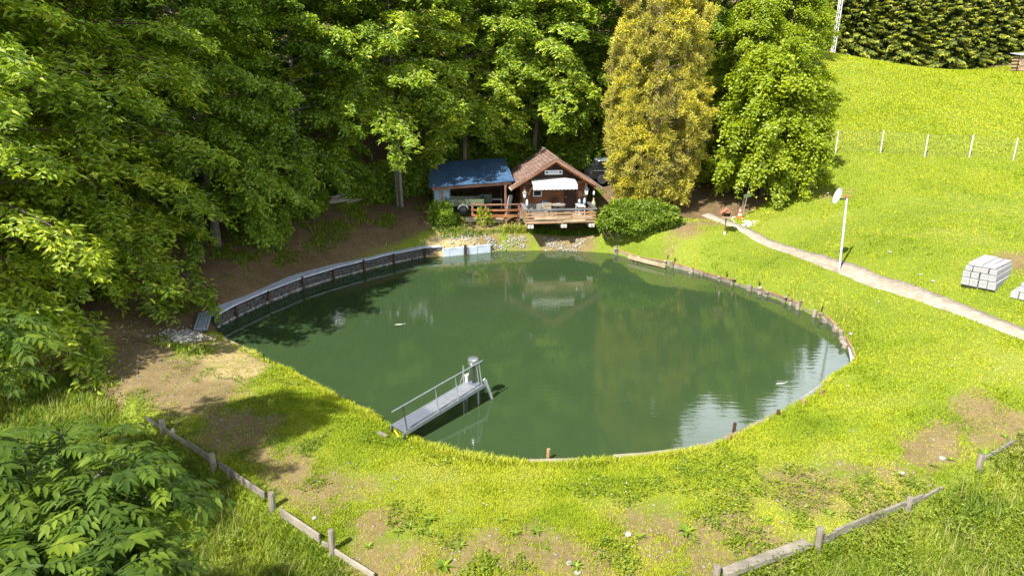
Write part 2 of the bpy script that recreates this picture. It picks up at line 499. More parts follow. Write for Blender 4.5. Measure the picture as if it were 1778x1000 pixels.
# ------------------------------------------------------------------ pond water
wm, nt, b = _mat('pond_water')
n1 = noise(nt, .25, 3, .5)
nt.links.new(ramp(nt, n1, [(.3, (.029, .052, .020)), (.7, (.033, .058, .0225))]), b.inputs['Base Color'])
b.inputs['Roughness'].default_value = .035
b.inputs['IOR'].default_value = 1.33; b.inputs['Specular IOR Level'].default_value = .75
tc = nt.nodes.new('ShaderNodeTexCoord')
w1 = noise(nt, 1.0, 3, .5, stretch=(1.5, 5.5, 1))
w2 = noise(nt, .22, 2, .5)
hgt = mth(nt, 'MULTIPLY', w1, ramp(nt, w2, [(.4, (.25, .25, .25)), (.65, (1, 1, 1))]))
bump(nt, b, hgt, .10, .05)
pm = MB()
cxy = np.mean(POND, 0)
ring = []
for p in POND:
    v = np.array(p) - cxy; v = v / np.linalg.norm(v) * .35
    ring.append((p[0] + v[0], p[1] + v[1], 0))
pm.add(ring, [tuple(range(len(ring)))])
water = pm.build('pond_water', wm)
tag(water, 'murky green pond water mirroring the trees', kind='structure')

# ------------------------------------------------------------------ paved footpath across the lawn
pv, nt, b = _mat('path_paving')
br = nt.nodes.new('ShaderNodeTexBrick')
br.inputs['Scale'].default_value = 1.0
br.inputs['Brick Width'].default_value = .42; br.inputs['Row Height'].default_value = .28
br.inputs['Mortar Size'].default_value = .012
br.inputs['Color1'].default_value = (.27, .235, .19, 1); br.inputs['Color2'].default_value = (.35, .305, .255, 1); br.inputs['Mortar'].default_value = (.20, .175, .11, 1)
uv = nt.nodes.new('ShaderNodeUVMap')
nt.links.new(uv.outputs[0], br.inputs['Vector'])
nn = noise(nt, 3, 5, .65)
nt.links.new(mix(nt, 1.0, br.outputs['Color'], ramp(nt, nn, [(.3, (.72, .68, .62)), (.65, (1.1, 1.08, 1.05))]), 'MULTIPLY'), b.inputs['Base Color'])
b.inputs['Roughness'].default_value = .9
PATH_PX = [(1222, 371), (1262, 388), (1310, 409), (1356, 428), (1400, 444), (1446, 461), (1500, 482), (1565, 502), (1632, 524), (1700, 551), (1778, 582), (1860, 615)]
pp = np.array([G(x, y)[:2] for x, y in PATH_PX])
sl = np.concatenate([[0], np.cumsum(np.linalg.norm(np.diff(pp, axis=0), axis=1))])
ss = np.arange(0, sl[-1], .25)
PATH = np.stack([np.interp(ss, sl, pp[:, 0]), np.interp(ss, sl, pp[:, 1])], 1)
k = np.ones(9) / 9
PATH = np.stack([np.convolve(np.pad(PATH[:, i], 4, mode='edge'), k, 'valid') for i in (0, 1)], 1)
t = nrm(np.gradient(PATH, axis=0)); nn_ = np.stack([-t[:, 1], t[:, 0]], 1)
HW = .34
cols = []
for o, dz in ((-HW, -.05), (-HW, .035), (0, .045), (HW, .035), (HW, -.05)):
    q = PATH + nn_ * (o + (fbm(ss * 1.3, ss * 0 + o, 5)[:, None] - .5) * .10 * np.sign(o))
    cols.append(np.concatenate([q, (ground_z(q[:, 0], q[:, 1]) + dz)[:, None]], 1))
m_ = len(ss)
V = np.concatenate(cols); I = np.arange(5 * m_).reshape(5, m_)
q4 = np.concatenate([np.stack([I[k_, :-1], I[k_, 1:], I[k_ + 1, 1:], I[k_ + 1, :-1]], 1) for k_ in range(4)])
path = raw_mesh('footpath', V, q4, 4, pv)
uvl = path.data.uv_layers.new(name='UVMap')
uvv = np.concatenate([np.stack([ss, np.full(m_, o)], 1) for o in (0, .05, .57, 1.09, 1.14)])
uvl.data.foreach_set('uv', uvv[q4.ravel()].astype(np.float32).ravel())
tag(path, 'pale paved footpath crossing the lawn', kind='structure')
def path_dist(x, y): return seg_dist(x, y, [tuple(p) for p in PATH[::4]])[0]

# ------------------------------------------------------------------ daylight
SUN_AZ, SUN_EL = R(39), R(48)      # sun behind the camera, off to its left
sv = Vector((-math.sin(SUN_AZ) * math.cos(SUN_EL), -math.cos(SUN_AZ) * math.cos(SUN_EL), math.sin(SUN_EL)))
sd = bpy.data.lights.new('sun', 'SUN'); sd.energy = 5.0; sd.angle = R(.5); sd.color = (1.0, .95, .86)
so = bpy.data.objects.new('sun', sd); COL.objects.link(so)
so.rotation_euler = sv.to_track_quat('Z', 'Y').to_euler(); so.location = (-20, -25, 50)
wd = bpy.data.worlds.new('World'); SC.world = wd; wd.use_nodes = True
nt = wd.node_tree
sky = nt.nodes.new('ShaderNodeTexSky'); sky.sky_type = 'NISHITA'; sky.sun_disc = False
sky.sun_elevation = SUN_EL; sky.sun_rotation = math.pi + SUN_AZ
bg = nt.nodes['Background']; bg.inputs['Strength'].default_value = .038
tcw = nt.nodes.new('ShaderNodeTexCoord')
cl = noise(nt, 2.2, 7, .6, vec=tcw.outputs['Generated'], stretch=(1, 1, 2.2))
cf = ramp(nt, cl, [(.30, (0, 0, 0)), (.50, (1, 1, 1))])
sx = nt.nodes.new('ShaderNodeSeparateXYZ'); nt.links.new(tcw.outputs['Generated'], sx.inputs[0])
low = ramp(nt, sx.outputs['Z'], [(.46, (1, 1, 1)), (.64, (.05, .05, .05))])      # cloud bank low over the hills, thinned overhead to hold down fill light
back = ramp(nt, sx.outputs['Y'], [(.05, (.5, .5, .5)), (.45, (1, 1, 1))])       # bank shaped weaker towards the camera to cut fill on the wood
cf = mth(nt, 'MULTIPLY', cf, back)
nt.links.new(mix(nt, mth(nt, 'MULTIPLY', cf, low), sky.outputs[0], (48, 51, 56)), bg.inputs[0])
SC.view_settings.view_transform = 'Standard'; SC.view_settings.look = 'None'
SC.view_settings.exposure = 1.28; SC.view_settings.gamma = 1.0
SC.cycles.use_denoising = True
SC.cycles.max_bounces = 6; SC.cycles.diffuse_bounces = 3; SC.cycles.glossy_bounces = 3
SC.cycles.transmission_bounces = 3; SC.cycles.transparent_max_bounces = 4
SC.cycles.caustics_reflective = False; SC.cycles.caustics_refractive = False
# ------------------------------------------------------------------ foliage materials
LEAF_A = mat_leaf('chestnut_leaf', [(0, (.07, .125, .012)), (.45, (.225, .325, .022)), (.8, (.38, .45, .032)), (1, (.48, .51, .045))], trans=.42)
LEAF_B = mat_leaf('hornbeam_leaf', [(0, (.06, .12, .012)), (.5, (.185, .29, .020)), (1, (.36, .44, .036))], trans=.42)
LEAF_C = mat_leaf('lime_leaf', [(0, (.13, .19, .008)), (.5, (.24, .31, .011)), (1, (.36, .41, .02))], trans=.42)
LEAF_ASH = mat_leaf('ash_leaf', [(0, (.035, .075, .008)), (.5, (.09, .155, .013)), (1, (.21, .28, .02))], trans=.45, rough=.6, spec=.25)  # base darkened, the crown's shade is put into the leaf colour
LEAF_BUSH = mat_leaf('bush_leaf', [(0, (.08, .14, .012)), (.5, (.14, .22, .014)), (1, (.26, .32, .025))])
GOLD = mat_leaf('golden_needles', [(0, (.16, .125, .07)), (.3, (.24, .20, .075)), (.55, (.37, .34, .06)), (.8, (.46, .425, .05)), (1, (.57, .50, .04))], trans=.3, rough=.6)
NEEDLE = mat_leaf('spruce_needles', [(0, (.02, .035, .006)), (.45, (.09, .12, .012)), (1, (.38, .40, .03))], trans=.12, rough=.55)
BARK = mat_plain('bark', (.085, .068, .048), .9, var=.5, scale=3, stretch=(6, 6, 1), spec=.1, bmp=.5)
BARK_G = mat_plain('grey_bark', (.15, .135, .11), .9, var=.4, scale=3, stretch=(6, 6, 1), spec=.1, bmp=.5)
TWIG = mat_plain('dry_twig', (.20, .155, .105), .9, var=.4, scale=3, spec=.1)

UP = np.array([0, 0, 1.0])
def rvec(n): return nrm(rng.normal(size=(n, 3)))

def limb_pts(p0, az, el0, length, n=6, sag=.55, wob=.12):
    pts = [np.array(p0, float)]; el = el0; a = az
    for i in range(n):
        d = np.array([math.cos(a) * math.cos(el), math.sin(a) * math.cos(el), math.sin(el)])
        pts.append(pts[-1] + d * length / n)
        el -= sag * 2 / n * rng.uniform(.6, 1.4) * .5; a += rng.normal() * wob
    return np.array(pts)

def broad_tree(mat, bark, height, rad, base, nlimb=95, nspray=22, nleaf=12, L=.26, Wd=.11, style='chestnut', top=.25, tr=.22, lean=(0, 0), flat=.22, inner=.3, stems=1):
    "returns (crown mesh object, trunk mesh object), trunk foot at the origin"
    P, D, N, T = [], [], [], []
    tk = MB()
    zs = np.linspace(-.4, height * .95, 9)
    wob = np.cumsum(rng.normal(size=(9, 2)) * .12, 0) + np.outer(np.linspace(0, 1, 9), lean)
    spine = np.concatenate([wob - wob[0], zs[:, None]], 1)
    tk.tube(spine, list(tr * (1 - np.linspace(0, .93, 9)) * np.array([1.35] + [1] * 8)), 9)
    for k in range(1, stems):
        a = k * 2.4 + 2.6; o = np.array([math.cos(a) * .5, math.sin(a) * .5, 0])
        tk.tube(spine[:7] + np.outer(np.linspace(.7, 1.8, 7), o), list(tr * np.linspace(1, .4, 7)), 8)
    for i in range(nlimb):
        t = (i + rng.uniform(0, 1)) / nlimb
        hgt = base + (height - base) * t
        prof = min(1, .82 + 1.6 * t) * (1 - max(0, (t - .35) / .65) ** 1.6 * (1 - top))
        ln = rad * prof * rng.uniform(.72, 1.15)
        az = i * 2.39996 + rng.normal() * .35
        el = .22 - .25 * (1 - t) ** 2 + rng.normal() * .13 + .6 * t
        hs = max(.10 * height, hgt - ln * .12 * (1 - t) + (1 - t) ** 3 * 1.2)
        c0 = [np.interp(hs, zs, spine[:, 0]), np.interp(hs, zs, spine[:, 1]), hs]
        pts = limb_pts(c0, az, el, ln, 6, sag=.95)
        tk.tube(pts, list(np.linspace(.05, .008, 7) * (rad / 4)), 5, caps=False)
        ns = int(nspray * (.5 + .5 * prof))
        s = rng.uniform(inner, 1.02, ns) ** .75
        seg = np.clip((s * 6).astype(int), 0, 5); fr = (s * 6 - seg)[:, None]
        q = pts[seg] * (1 - fr) + pts[seg + 1] * fr
        ld = nrm(pts[seg + 1] - pts[seg])
        sgn = rng.choice([-1, 1], ns); ang = sgn * rng.uniform(.25, 1.15, ns) * np.where(s > .9, .4, 1)
        ca, sa = np.cos(ang), np.sin(ang)
        td = np.stack([ld[:, 0] * ca - ld[:, 1] * sa, ld[:, 0] * sa + ld[:, 1] * ca, ld[:, 2] * .5 + rng.normal(size=ns) * .12], 1)
        td = nrm(td)
        tl = rng.uniform(.35, 1.0, ns) * rad * .27 * (1.15 - .5 * s)
        ltint = rng.normal() * .10
        if style == 'chestnut':      # leaves in drooping whorls along and at the end of each twig
            for j in range(nleaf):
                f = rng.uniform(.25, 1, ns) if j < nleaf * .45 else np.full(ns, 1.0)
                o = q + td * (tl * f)[:, None] - UP * (tl * f * f * .35)[:, None]
                aa = rng.uniform(-1.9, 1.9, ns)
                ca, sa = np.cos(aa), np.sin(aa)
                d = np.stack([td[:, 0] * ca - td[:, 1] * sa, td[:, 0] * sa + td[:, 1] * ca, rng.normal(size=ns) * .22 - .28], 1)
                P.append(o + rng.normal(size=(ns, 3)) * np.array([.10, .10, .10])); D.append(d); N.append(UP * .75 + rng.normal(size=(ns, 3)) * .42 + td * .75); T.append(np.clip(.42 + ltint + rng.normal(size=ns) * .17 + .12 * (f > .99), 0, 1))
        else:                        # flat two-ranked sprays
            for j in range(nleaf):
                f = (j + rng.uniform(0, 1, ns)) / nleaf
                o = q + td * (tl * f)[:, None] - UP * (tl * f * f * .25)[:, None]
                aa = (1 if j % 2 else -1) * rng.uniform(.5, 1.1, ns)
                ca, sa = np.cos(aa), np.sin(aa)
                d = np.stack([td[:, 0] * ca - td[:, 1] * sa, td[:, 0] * sa + td[:, 1] * ca, td[:, 2] - .15 + rng.normal(size=ns) * .2], 1)
                P.append(o + rng.normal(size=(ns, 3)) * np.array([.08, .08, flat * .5])); D.append(d); N.append(UP * .7 + rng.normal(size=(ns, 3)) * .45 + td * .8); T.append(np.clip(.42 + ltint + rng.normal(size=ns) * .17 + .12 * f, 0, 1))
    P, D, N, T = map(np.concatenate, (P, D, N, T))
    n = len(P)
    cr = leaves('crown', P, D, N, L * rng.uniform(.7, 1.25, n), Wd * rng.uniform(.8, 1.2, n), T, mat)
    return cr, tk.build('trunk', bark, smooth=60)

def as_tree(name, label, cat, loc, parts, rz=0, group=None, scale=1.0):
    t = thing(name, label, cat, loc, rz, group); t.scale = (scale,) * 3 if not hasattr(scale, '__len__') else scale
    for o in parts:
        if o.parent is None: o.parent = t
        else:
            c = o.copy(); COL.objects.link(c); c.parent = t
    return t

# ------------------------------------------------------------------ the broadleaf wood at the left and behind the hut
ch1 = broad_tree(LEAF_A, BARK, 17.5, 5.6, 1.6, nlimb=120, nspray=50, nleaf=14, L=.29, Wd=.095, inner=.02)
ch2 = broad_tree(LEAF_A, BARK, 18.5, 5.4, 1.4, nlimb=120, nspray=50, nleaf=14, L=.28, Wd=.092, inner=.02)
hb1 = broad_tree(LEAF_B, BARK_G, 18, 5.0, 1.8, nlimb=120, nspray=54, nleaf=15, L=.20, Wd=.125, style='spray', inner=.02)
ch3 = broad_tree(LEAF_A, BARK_G, 19, 5.2, 5.2, stems=3, tr=.14, nlimb=120, nspray=50, nleaf=14, L=.29, Wd=.105, inner=.02)
hb2 = broad_tree(LEAF_B, BARK_G, 19, 5.0, 2.2, nlimb=120, nspray=54, nleaf=15, L=.20, Wd=.12, style='spray', inner=.02)
bk1 = broad_tree(LEAF_A, BARK_G, 20, 5.8, 3.4, nlimb=120, nspray=50, nleaf=14, L=.31, Wd=.12, inner=.02)

WOOD = [  # kind, x, y, scale, turn, name, label
    ('ch1', -18.2, 22.6, 1.0, .3, 'sweet chestnut with its lowest boughs hanging to the ground at the left picture edge'),
    ('ch2', -17.2, 28.0, 1.0, 1.7, 'chestnut with layered sunlit boughs above the dark slope left of the pond wall'),
    ('hb1', -14.9, 33.4, .95, 4.0, 'dark green hornbeam behind the middle of the long stone wall'),
    ('hb1', -12.3, 39.4, 1.0, 2.2, 'hornbeam with flat drooping sprays over the heap of old poles'),
    ('hb2', -20.8, 35.5, 1.05, 5.1, 'shaded hornbeam in the second row behind the layered chestnut'),
    ('ch3', -7.2, 43.0, .95, .5, 'pale sunlit chestnut with three thin stems showing left of the blue roof'),
    ('bk1', -3.4, 47.8, .9, 3.0, 'broad chestnut directly behind the blue carport roof'),
    ('bk1', 1.6, 50.2, .98, 1.1, 'tall chestnut whose boughs hang over the brown hut ridge'),
    ('hb1', 6.0, 51.5, .95, 5.5, 'hornbeam in the gap between the hut ridge and the golden cypress'),
    ('ch1', -25.0, 29.0, 1.05, 2.9, 'chestnut deep in the upper left corner of the wood'),
    ('hb2', -15.5, 45.0, 1.1, .9, 'tall hornbeam crown behind the old pole heap hornbeam'),
    ('bk1', -9.5, 52.0, 1.05, 4.4, 'tall chestnut crown rising behind the three thin stems'),
    ('hb2', -1.5, 56.5, 1.1, 2.0, 'hornbeam crown up the slope behind the carport chestnut'),
    ('bk1', 6.8, 59.0, 1.0, .2, 'chestnut crown high up the slope behind the hut'),
    ('hb2', 12.5, 56.0, .95, 3.7, 'green crown showing just behind the top of the golden cypress'),
    ('ch1', -26.5, 40.0, 1.15, 1.2, 'dark chestnut far back at the upper left'),
    ('hb1', -21.5, 51.0, 1.2, 3.3, 'hornbeam far back between two dark crowns'),
]
PROTO = dict(ch1=ch1, ch2=ch2, ch3=ch3, hb1=hb1, hb2=hb2, bk1=bk1)
for kind, x, y, s, rz, lab in WOOD:
    nm = 'hornbeam_tree' if kind.startswith('hb') else 'chestnut_tree'
    as_tree(nm, lab, 'tree', (x, y, gz(x, y)), PROTO[kind], rz, 'trees of the broadleaf wood', s)
# its shadow falls across the lawn at the left; it stands beside the picture
as_tree('chestnut_tree', 'chestnut beside the view that throws its shadow over the grassy left bank', 'tree', (-14.2, 10.2, gz(-14.2, 10.2)), ch2, 2.4, 'trees of the broadleaf wood', (.64, .64, .74))
as_tree('chestnut_tree', 'smaller chestnut beside the view whose shade covers the rough grass in the near corner', 'tree', (-10.6, 5.6, gz(-10.6, 5.6)), ch1, 1.4, 'trees of the broadleaf wood', .55)
as_tree('hornbeam_tree', 'unseen hornbeam added beside the view to shade the near ash boughs', 'tree', (-6.6, 1.2, gz(-6.6, 1.2)), hb2, .4, 'trees of the broadleaf wood', (.48, .48, .58))  # out of view, added and sized to dim the near ash

# light green broadleaf on the lawn's corner and paler ones behind it
lm = broad_tree(LEAF_C, BARK, 11.2, 3.9, 1.0, nlimb=120, nspray=34, nleaf=15, L=.19, Wd=.15, style='spray', top=.2, tr=.2, flat=.4)
mp = broad_tree(LEAF_C, BARK, 7.8, 3.7, .7, nlimb=110, nspray=48, nleaf=15, L=.19, Wd=.15, style='spray', top=.46, tr=.2, flat=.5, inner=.05)
p = WD(1328, 322, 43.0)
as_tree('maple_tree', 'bright yellow green round leaved tree between the golden cypress and the meadow', 'tree', (p[0], p[1], gz(p[0], p[1])), mp, .4)
for px, y, s, rz, lab in ((1283, 50.5, .84, 2.0, 'light green tree rising behind the bright maple crown'),
                          (1228, 58, 1.05, 3.1, 'light green tree high up behind the golden cypress and the maple'),
                          (1378, 66, .72, 4.0, 'feathery light green tree at the wood edge beside the first spruce'),
                          (1345, 54, .86, 1.0, 'light green tree close behind the maple on the meadow side')):
    p = WD(px, 200, y)
    as_tree('maple_tree', lab, 'tree', (p[0], p[1], gz(p[0], p[1])), lm, rz, scale=s)

# ------------------------------------------------------------------ golden cypress
def cypress(height, rad):
    tk = MB(); tk.tube([(0, 0, -.3), (.05, 0, height * .3), (0, .08, height * .6), (0, 0, height * .95)], [.3, .22, .14, .03], 9)
    P, D, N, T, Ls = [], [], [], [], []
    nk, nt_ = 860, 11                         # boughs end in clumps of upright tufts, gold outside and brown within
    nc = nk * nt_
    kh = height * (rng.uniform(0.0, 1, nk) ** 1.15); kaz = rng.uniform(0, 2 * math.pi, nk)
    kt = kh / height
    prof = np.minimum(1, .60 + 2.4 * kt) * (1 - np.clip((kt - .22) / .78, 0, 1) ** 1.7 * .82)
    lump = .74 + .44 * fbm(kaz * 1.6, kh * .8, 31, 3) + rng.normal(size=nk) * .05
    kr = rad * prof * lump * np.where(rng.uniform(0, 1, nk) < .82, rng.uniform(.80, .98, nk), rng.uniform(.4, .8, nk))
    ks = rng.uniform(.32, .66, nk) * (1.05 - .4 * kt)
    kout = np.stack([np.cos(kaz), np.sin(kaz), np.zeros(nk)], 1)
    KC = kout * kr[:, None] + UP * (kh + .35)[:, None]
    kpatch = fbm(kaz * 1.9 + 5, kh * .5, 41, 3)
    C = np.repeat(KC, nt_, 0); out = np.repeat(kout, nt_, 0); S_ = np.repeat(ks, nt_)[:, None]; patch = np.repeat(kpatch, nt_)
    b3 = rvec(nc); b3 = nrm(b3 + out * .55 + UP * .25)
    f = rng.uniform(.25, 1, nc) ** .6
    C = C + b3 * f[:, None] * S_ * np.array([1, 1, .8])
    nb = 29
    for j in range(nb):
        d = nrm(b3 * .55 + UP * .45 + out * .3 + rng.normal(size=(nc, 3)) * .65)
        o = C + rng.normal(size=(nc, 3)) * .085
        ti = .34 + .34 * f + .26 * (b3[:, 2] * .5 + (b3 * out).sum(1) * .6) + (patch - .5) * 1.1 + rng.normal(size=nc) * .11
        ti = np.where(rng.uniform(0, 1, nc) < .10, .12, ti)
        P.append(o); D.append(d); N.append(b3 + UP * .4 + rng.normal(size=(nc, 3)) * .6); T.append(np.clip(ti, 0, 1))
    for i in range(70):
        hh = height * rng.uniform(.04, .9); a = rng.uniform(0, 6.28); tt = hh / height
        rr = rad * .95 * min(1, .8 + tt) * (1 - max(0, (tt - .22) / .78) ** 1.7 * .82)
        tk.tube([(0, 0, hh), (math.cos(a) * rr * .5, math.sin(a) * rr * .5, hh + .25), (math.cos(a) * rr, math.sin(a) * rr, hh + .8)], [.05, .035, .012], 5, caps=False)
    P, D, N, T = map(np.concatenate, (P, D, N, T)); n = len(P)
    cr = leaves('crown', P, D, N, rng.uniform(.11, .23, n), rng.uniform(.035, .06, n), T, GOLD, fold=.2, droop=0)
    return cr, tk.build('trunk', TWIG, smooth=60)
cy = cypress(19.5, 3.15)
p = WD(1130, 348, 43.0)
CY = (p[0], p[1], gz(p[0], p[1]))
as_tree('golden_cypress', 'tall golden yellow cypress with brown inner twigs beside the hut', 'tree', CY, cy)

# ------------------------------------------------------------------ spruces along the top of the meadow
def spruce(height, rad, start=.5):
    tk = MB(); tk.tube([(0, 0, -.3), (0, 0, height * .5), (0, 0, height)], [.2, .12, .015], 8)
    P, D, N, T, L = [], [], [], [], []
    nbr = int((height - start) * 13)
    for k in range(nbr):
        t = ((k + rng.uniform()) / nbr) ** 1.12
        z = start + t * (height - start - .2)
        l = (rad * (1 - t) ** .8 + .22) * rng.uniform(.5, 1.25)
        a = k * 2.39996 + rng.uniform(-.4, .4)
        n = int(60 + 52 * l)
        s = rng.uniform(.08, 1, n)
        rise = .16 * s * l - .62 * l * s * s * (1 - .7 * t) + .55 * l * np.maximum(0, s - .62) ** 2 * 2
        dirv = np.array([math.cos(a), math.sin(a), 0]); sv_ = np.array([-math.sin(a), math.cos(a), 0])
        side = rng.choice([-1, 1], n); w = side * rng.uniform(0, 1, n) * l * .33 * (1.12 - s)
        hang = np.abs(rng.normal(size=n)) * .10
        q = dirv * (s * l)[:, None] + sv_ * w[:, None] + np.array([0, 0, z]) + UP * (rise - np.abs(w) * .30 - hang)[:, None]
        d = dirv * .9 + sv_ * (side * .5)[:, None] + UP * rng.normal(-.65, .35, n)[:, None]
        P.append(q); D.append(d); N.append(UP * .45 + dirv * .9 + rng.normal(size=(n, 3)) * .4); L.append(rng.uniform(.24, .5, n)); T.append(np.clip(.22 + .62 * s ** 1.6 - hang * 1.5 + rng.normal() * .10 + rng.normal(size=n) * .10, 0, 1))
    P, D, N, T, L = map(np.concatenate, (P, D, N, T, L))
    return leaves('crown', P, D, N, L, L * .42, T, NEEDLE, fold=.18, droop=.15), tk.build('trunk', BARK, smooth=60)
sp1, sp2 = spruce(15.5, 2.7), spruce(17.5, 3.0, .5)
SPR = [(1445, 75.5, 1, 'first spruce of the dark row, beside the light green trees'), (1482, 75, 2, 'spruce in the dark row just beside the white mast'),
       (1520, 75.5, 1, 'third spruce of the dark row along the meadow top'), (1560, 74.8, 2, 'broad spruce midway along the dark row above the meadow'),
       (1603, 75.2, 1, 'spruce with a visible pale stem in the middle of the row'), (1643, 75.4, 2, 'spruce standing after the pale stemmed one in the row'),
       (1685, 75.0, 1, 'spruce before the gap in the row near the woodpile'), (1722, 77, 2, 'spruce with reaching boughs next to the woodpile'),
       (1765, 78.5, 1, 'spruce right behind the covered woodpile'), (1810, 78, 2, 'spruce cut by the right picture edge past the woodpile')]
for i, (px, y, k, lab) in enumerate(SPR):
    p = WD(px, 110, y + rng.uniform(-.7, .7))
    as_tree('spruce_tree', lab, 'tree', (p[0], p[1], gz(p[0], p[1])), sp1 if k == 1 else sp2, i * 1.3, 'spruces along the top of the meadow', (.74, .74, float(rng.uniform(.58, .68))))
for i, px in enumerate((1462, 1510, 1570, 1630, 1690, 1745, 1800)):
    p = WD(px, 110, 81.5)
    as_tree('spruce_tree', 'spruce of the second row filling the gaps behind the first', 'tree', (p[0], p[1], gz(p[0], p[1])), sp2, i * 2.1 + .5, 'spruces of the second row', (.85, .85, .62))

# ------------------------------------------------------------------ round bush below the cypress
def bush(rx, ry, rz_, n, L, Wd, mat, name='foliage', lumps=.3):
    az = rng.uniform(0, 2 * math.pi, n); cz = rng.uniform(-.35, 1, n)
    lump = 1 - lumps * .5 + lumps * fbm(az * 2.2, cz * 3, 51, 3)
    f = lump * np.where(rng.uniform(0, 1, n) < .7, rng.uniform(.93, 1.04, n), rng.uniform(.6, .93, n))
    sr = np.sqrt(np.clip(1 - cz * cz, 0, 1)) ** .7
    O = np.stack([np.cos(az) * sr, np.sin(az) * sr, cz], 1)
    P = O * f[:, None] * np.array([rx, ry, rz_]) + np.array([0, 0, rz_ * .34])
    D = nrm(O * .8 + rng.normal(size=(n, 3)) * .6); N = nrm(O + UP * .6 + rng.normal(size=(n, 3)) * .5)
    return leaves(name, P, D, N, L * rng.uniform(.7, 1.3, n), Wd * rng.uniform(.8, 1.2, n), np.clip(.45 + rng.normal(size=n) * .2 + (f - .95) * .8, 0, 1), mat, droop=.1)
p = G(1116, 402)
t = thing('round_bush', 'dense round green bush on the bank beside the deck', 'bush', (p[0], p[1] + .9, gz(p[0], p[1] + .9) - .25))
bush(2.3, 1.5, 1.22, 15000, .14, .09, LEAF_BUSH, lumps=.5).parent = t
sb = MB()
for k in range(7):
    a = k * .9; sb.tube([(0, 0, -.1), (math.cos(a) * .5, math.sin(a) * .4, .7), (math.cos(a) * 1.2, math.sin(a) * .8, 1.5)], [.05, .035, .015], 6)
sb.build('stem', BARK, t)

# hazel bushes filling the dark gaps under the wood
hz = [bush(1.5, 1.3, 1.5, 5200, .17, .12, LEAF_B, lumps=.6) for _ in range(2)]
hst = []
for _ in range(2):
    sb = MB()
    for k in range(6): a = k * 1.05; sb.tube([(0, 0, -.1), (math.cos(a) * .4, math.sin(a) * .4, 1.0), (math.cos(a) * .9, math.sin(a) * .8, 1.9)], [.03, .02, .008], 5)
    hst.append(sb.build('stem', BARK))
HZ = [(720, 45.5, 1.0, 'hazel bush at the left end wall of the carport'), (790, 49.5, 1.15, 'hazel bush behind the middle of the carport roof'), (862, 50.0, 1.25, 'hazel bush behind the right end of the blue roof'), (905, 51.0, 1.2, 'hazel bush in the gap between blue roof and hut ridge'),
      (985, 50.5, 1.2, 'hazel bush behind the right slope of the hut roof'), (1025, 50.0, 1.1, 'hazel bush behind the dark parked car'), (655, 44.5, 1.05, 'hazel bush between the old poles and the three thin stems'), (600, 44.0, 1.1, 'hazel bush above the heap of old poles'),
      (520, 39.5, 1.0, 'hazel bush at the lower end of the old poles'), (445, 35.5, 1.0, 'hazel bush under the hornbeam behind the long wall'), (1225, 46.5, 1.0, 'dark hazel bush between the golden cypress and the maple')]
for i, (px, y, s, lab) in enumerate(HZ):
    p = WD(px, 330, y)
    as_tree('hazel_bush', lab, 'bush', (p[0], p[1], gz(p[0], p[1]) - .1), (hz[i % 2], hst[i % 2]), i * 1.7, 'hazel bushes under the wood', s)
p = G(766, 392)
t = thing('small_shrub', 'small dark leafy shrub on the bank before the left carport post', 'shrub', (p[0], p[1] + .3, gz(p[0], p[1] + .3)))
bush(.75, .6, .95, 2600, .13, .075, LEAF_B, lumps=.5).parent = t
sb = MB()
for k in range(5): a = k * 1.3; sb.tube([(0, 0, -.1), (math.cos(a) * .3, math.sin(a) * .25, .9)], [.02, .008], 5)
sb.build('stem', BARK, t)
p = G(842, 388)
t = thing('young_sapling', 'bright yellow green sapling growing through the rail fence', 'sapling', (p[0], p[1] - .2, gz(p[0], p[1] - .2)))
bush(.45, .4, .8, 420, .15, .09, LEAF_C, lumps=.6).parent = t
sb = MB(); sb.tube([(0, 0, -.1), (.05, 0, .9)], [.015, .006], 5); sb.build('stem', BARK, t)

# ------------------------------------------------------------------ ash in the near left corner (camera looks down on its boughs)
def ash_tree(shoots):
    tw = MB(); P, D, N, T, L = [], [], [], [], []
    for c, out, s in shoots:
        nl = rng.integers(6, 9)
        for j in range(nl):
            a = j * 2.39996 + rng.uniform(0, .6)
            hd = np.array([math.cos(a), math.sin(a), 0]) + out * .9
            d0 = nrm(hd * 1.0 + UP * rng.uniform(.15, .75))
            ln = rng.uniform(.32, .46) * s
            m = 6
            rp = []
            for q in range(m + 1):
                f = q / m
                rp.append(c + d0 * ln * f - UP * (ln * .42 * f * f))
            rp = np.array(rp)
            tw.tube(rp, list(np.linspace(.0045, .002, m + 1)), 4, caps=False)
            side = nrm(np.cross(d0, UP)[None])[0]
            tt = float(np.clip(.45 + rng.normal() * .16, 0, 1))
            for q in range(2, m + 1):
                tang = nrm((rp[q] - rp[q - 1])[None])[0]
                for sg in ((-1, 1) if q < m else (-1, 1, 0)):
                    dd = tang * (.75 if sg else 1) + side * sg * .85 - UP * .18 + rng.normal(size=3) * .08
                    P.append(rp[q]); D.append(dd); N.append(UP + rng.normal(size=3) * .25 + hd * .2)
                    L.append((.125 if sg else .14) * s * (1 - .25 * abs(q / m - .6)) * rng.uniform(.85, 1.15)); T.append(np.clip(tt + rng.normal() * .08, 0, 1))
    P, D, N, T, L = map(np.array, (P, D, N, T, L))
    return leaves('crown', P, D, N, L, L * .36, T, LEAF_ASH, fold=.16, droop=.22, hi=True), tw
A0 = np.array([-5.6, 4.6, -1.4])
sh = []
lobes = [(tuple(WD(95, 870, 4.1)), (.52, .45, .47), 27), (tuple(WD(190, 905, 3.8)), (.27, .3, .32), 15), (tuple(WD(50, 1000, 3.4)), (.54, .42, .32), 24), (tuple(WD(215, 1020, 3.3)), (.24, .26, .2), 14), (tuple(WD(-50, 615, 5.0)), (.31, .37, .25), 14), (tuple(WD(-60, 840, 3.9)), (.38, .38, .38), 22), (tuple(WD(50, 1110, 3.0)), (.6, .38, .3), 22)]
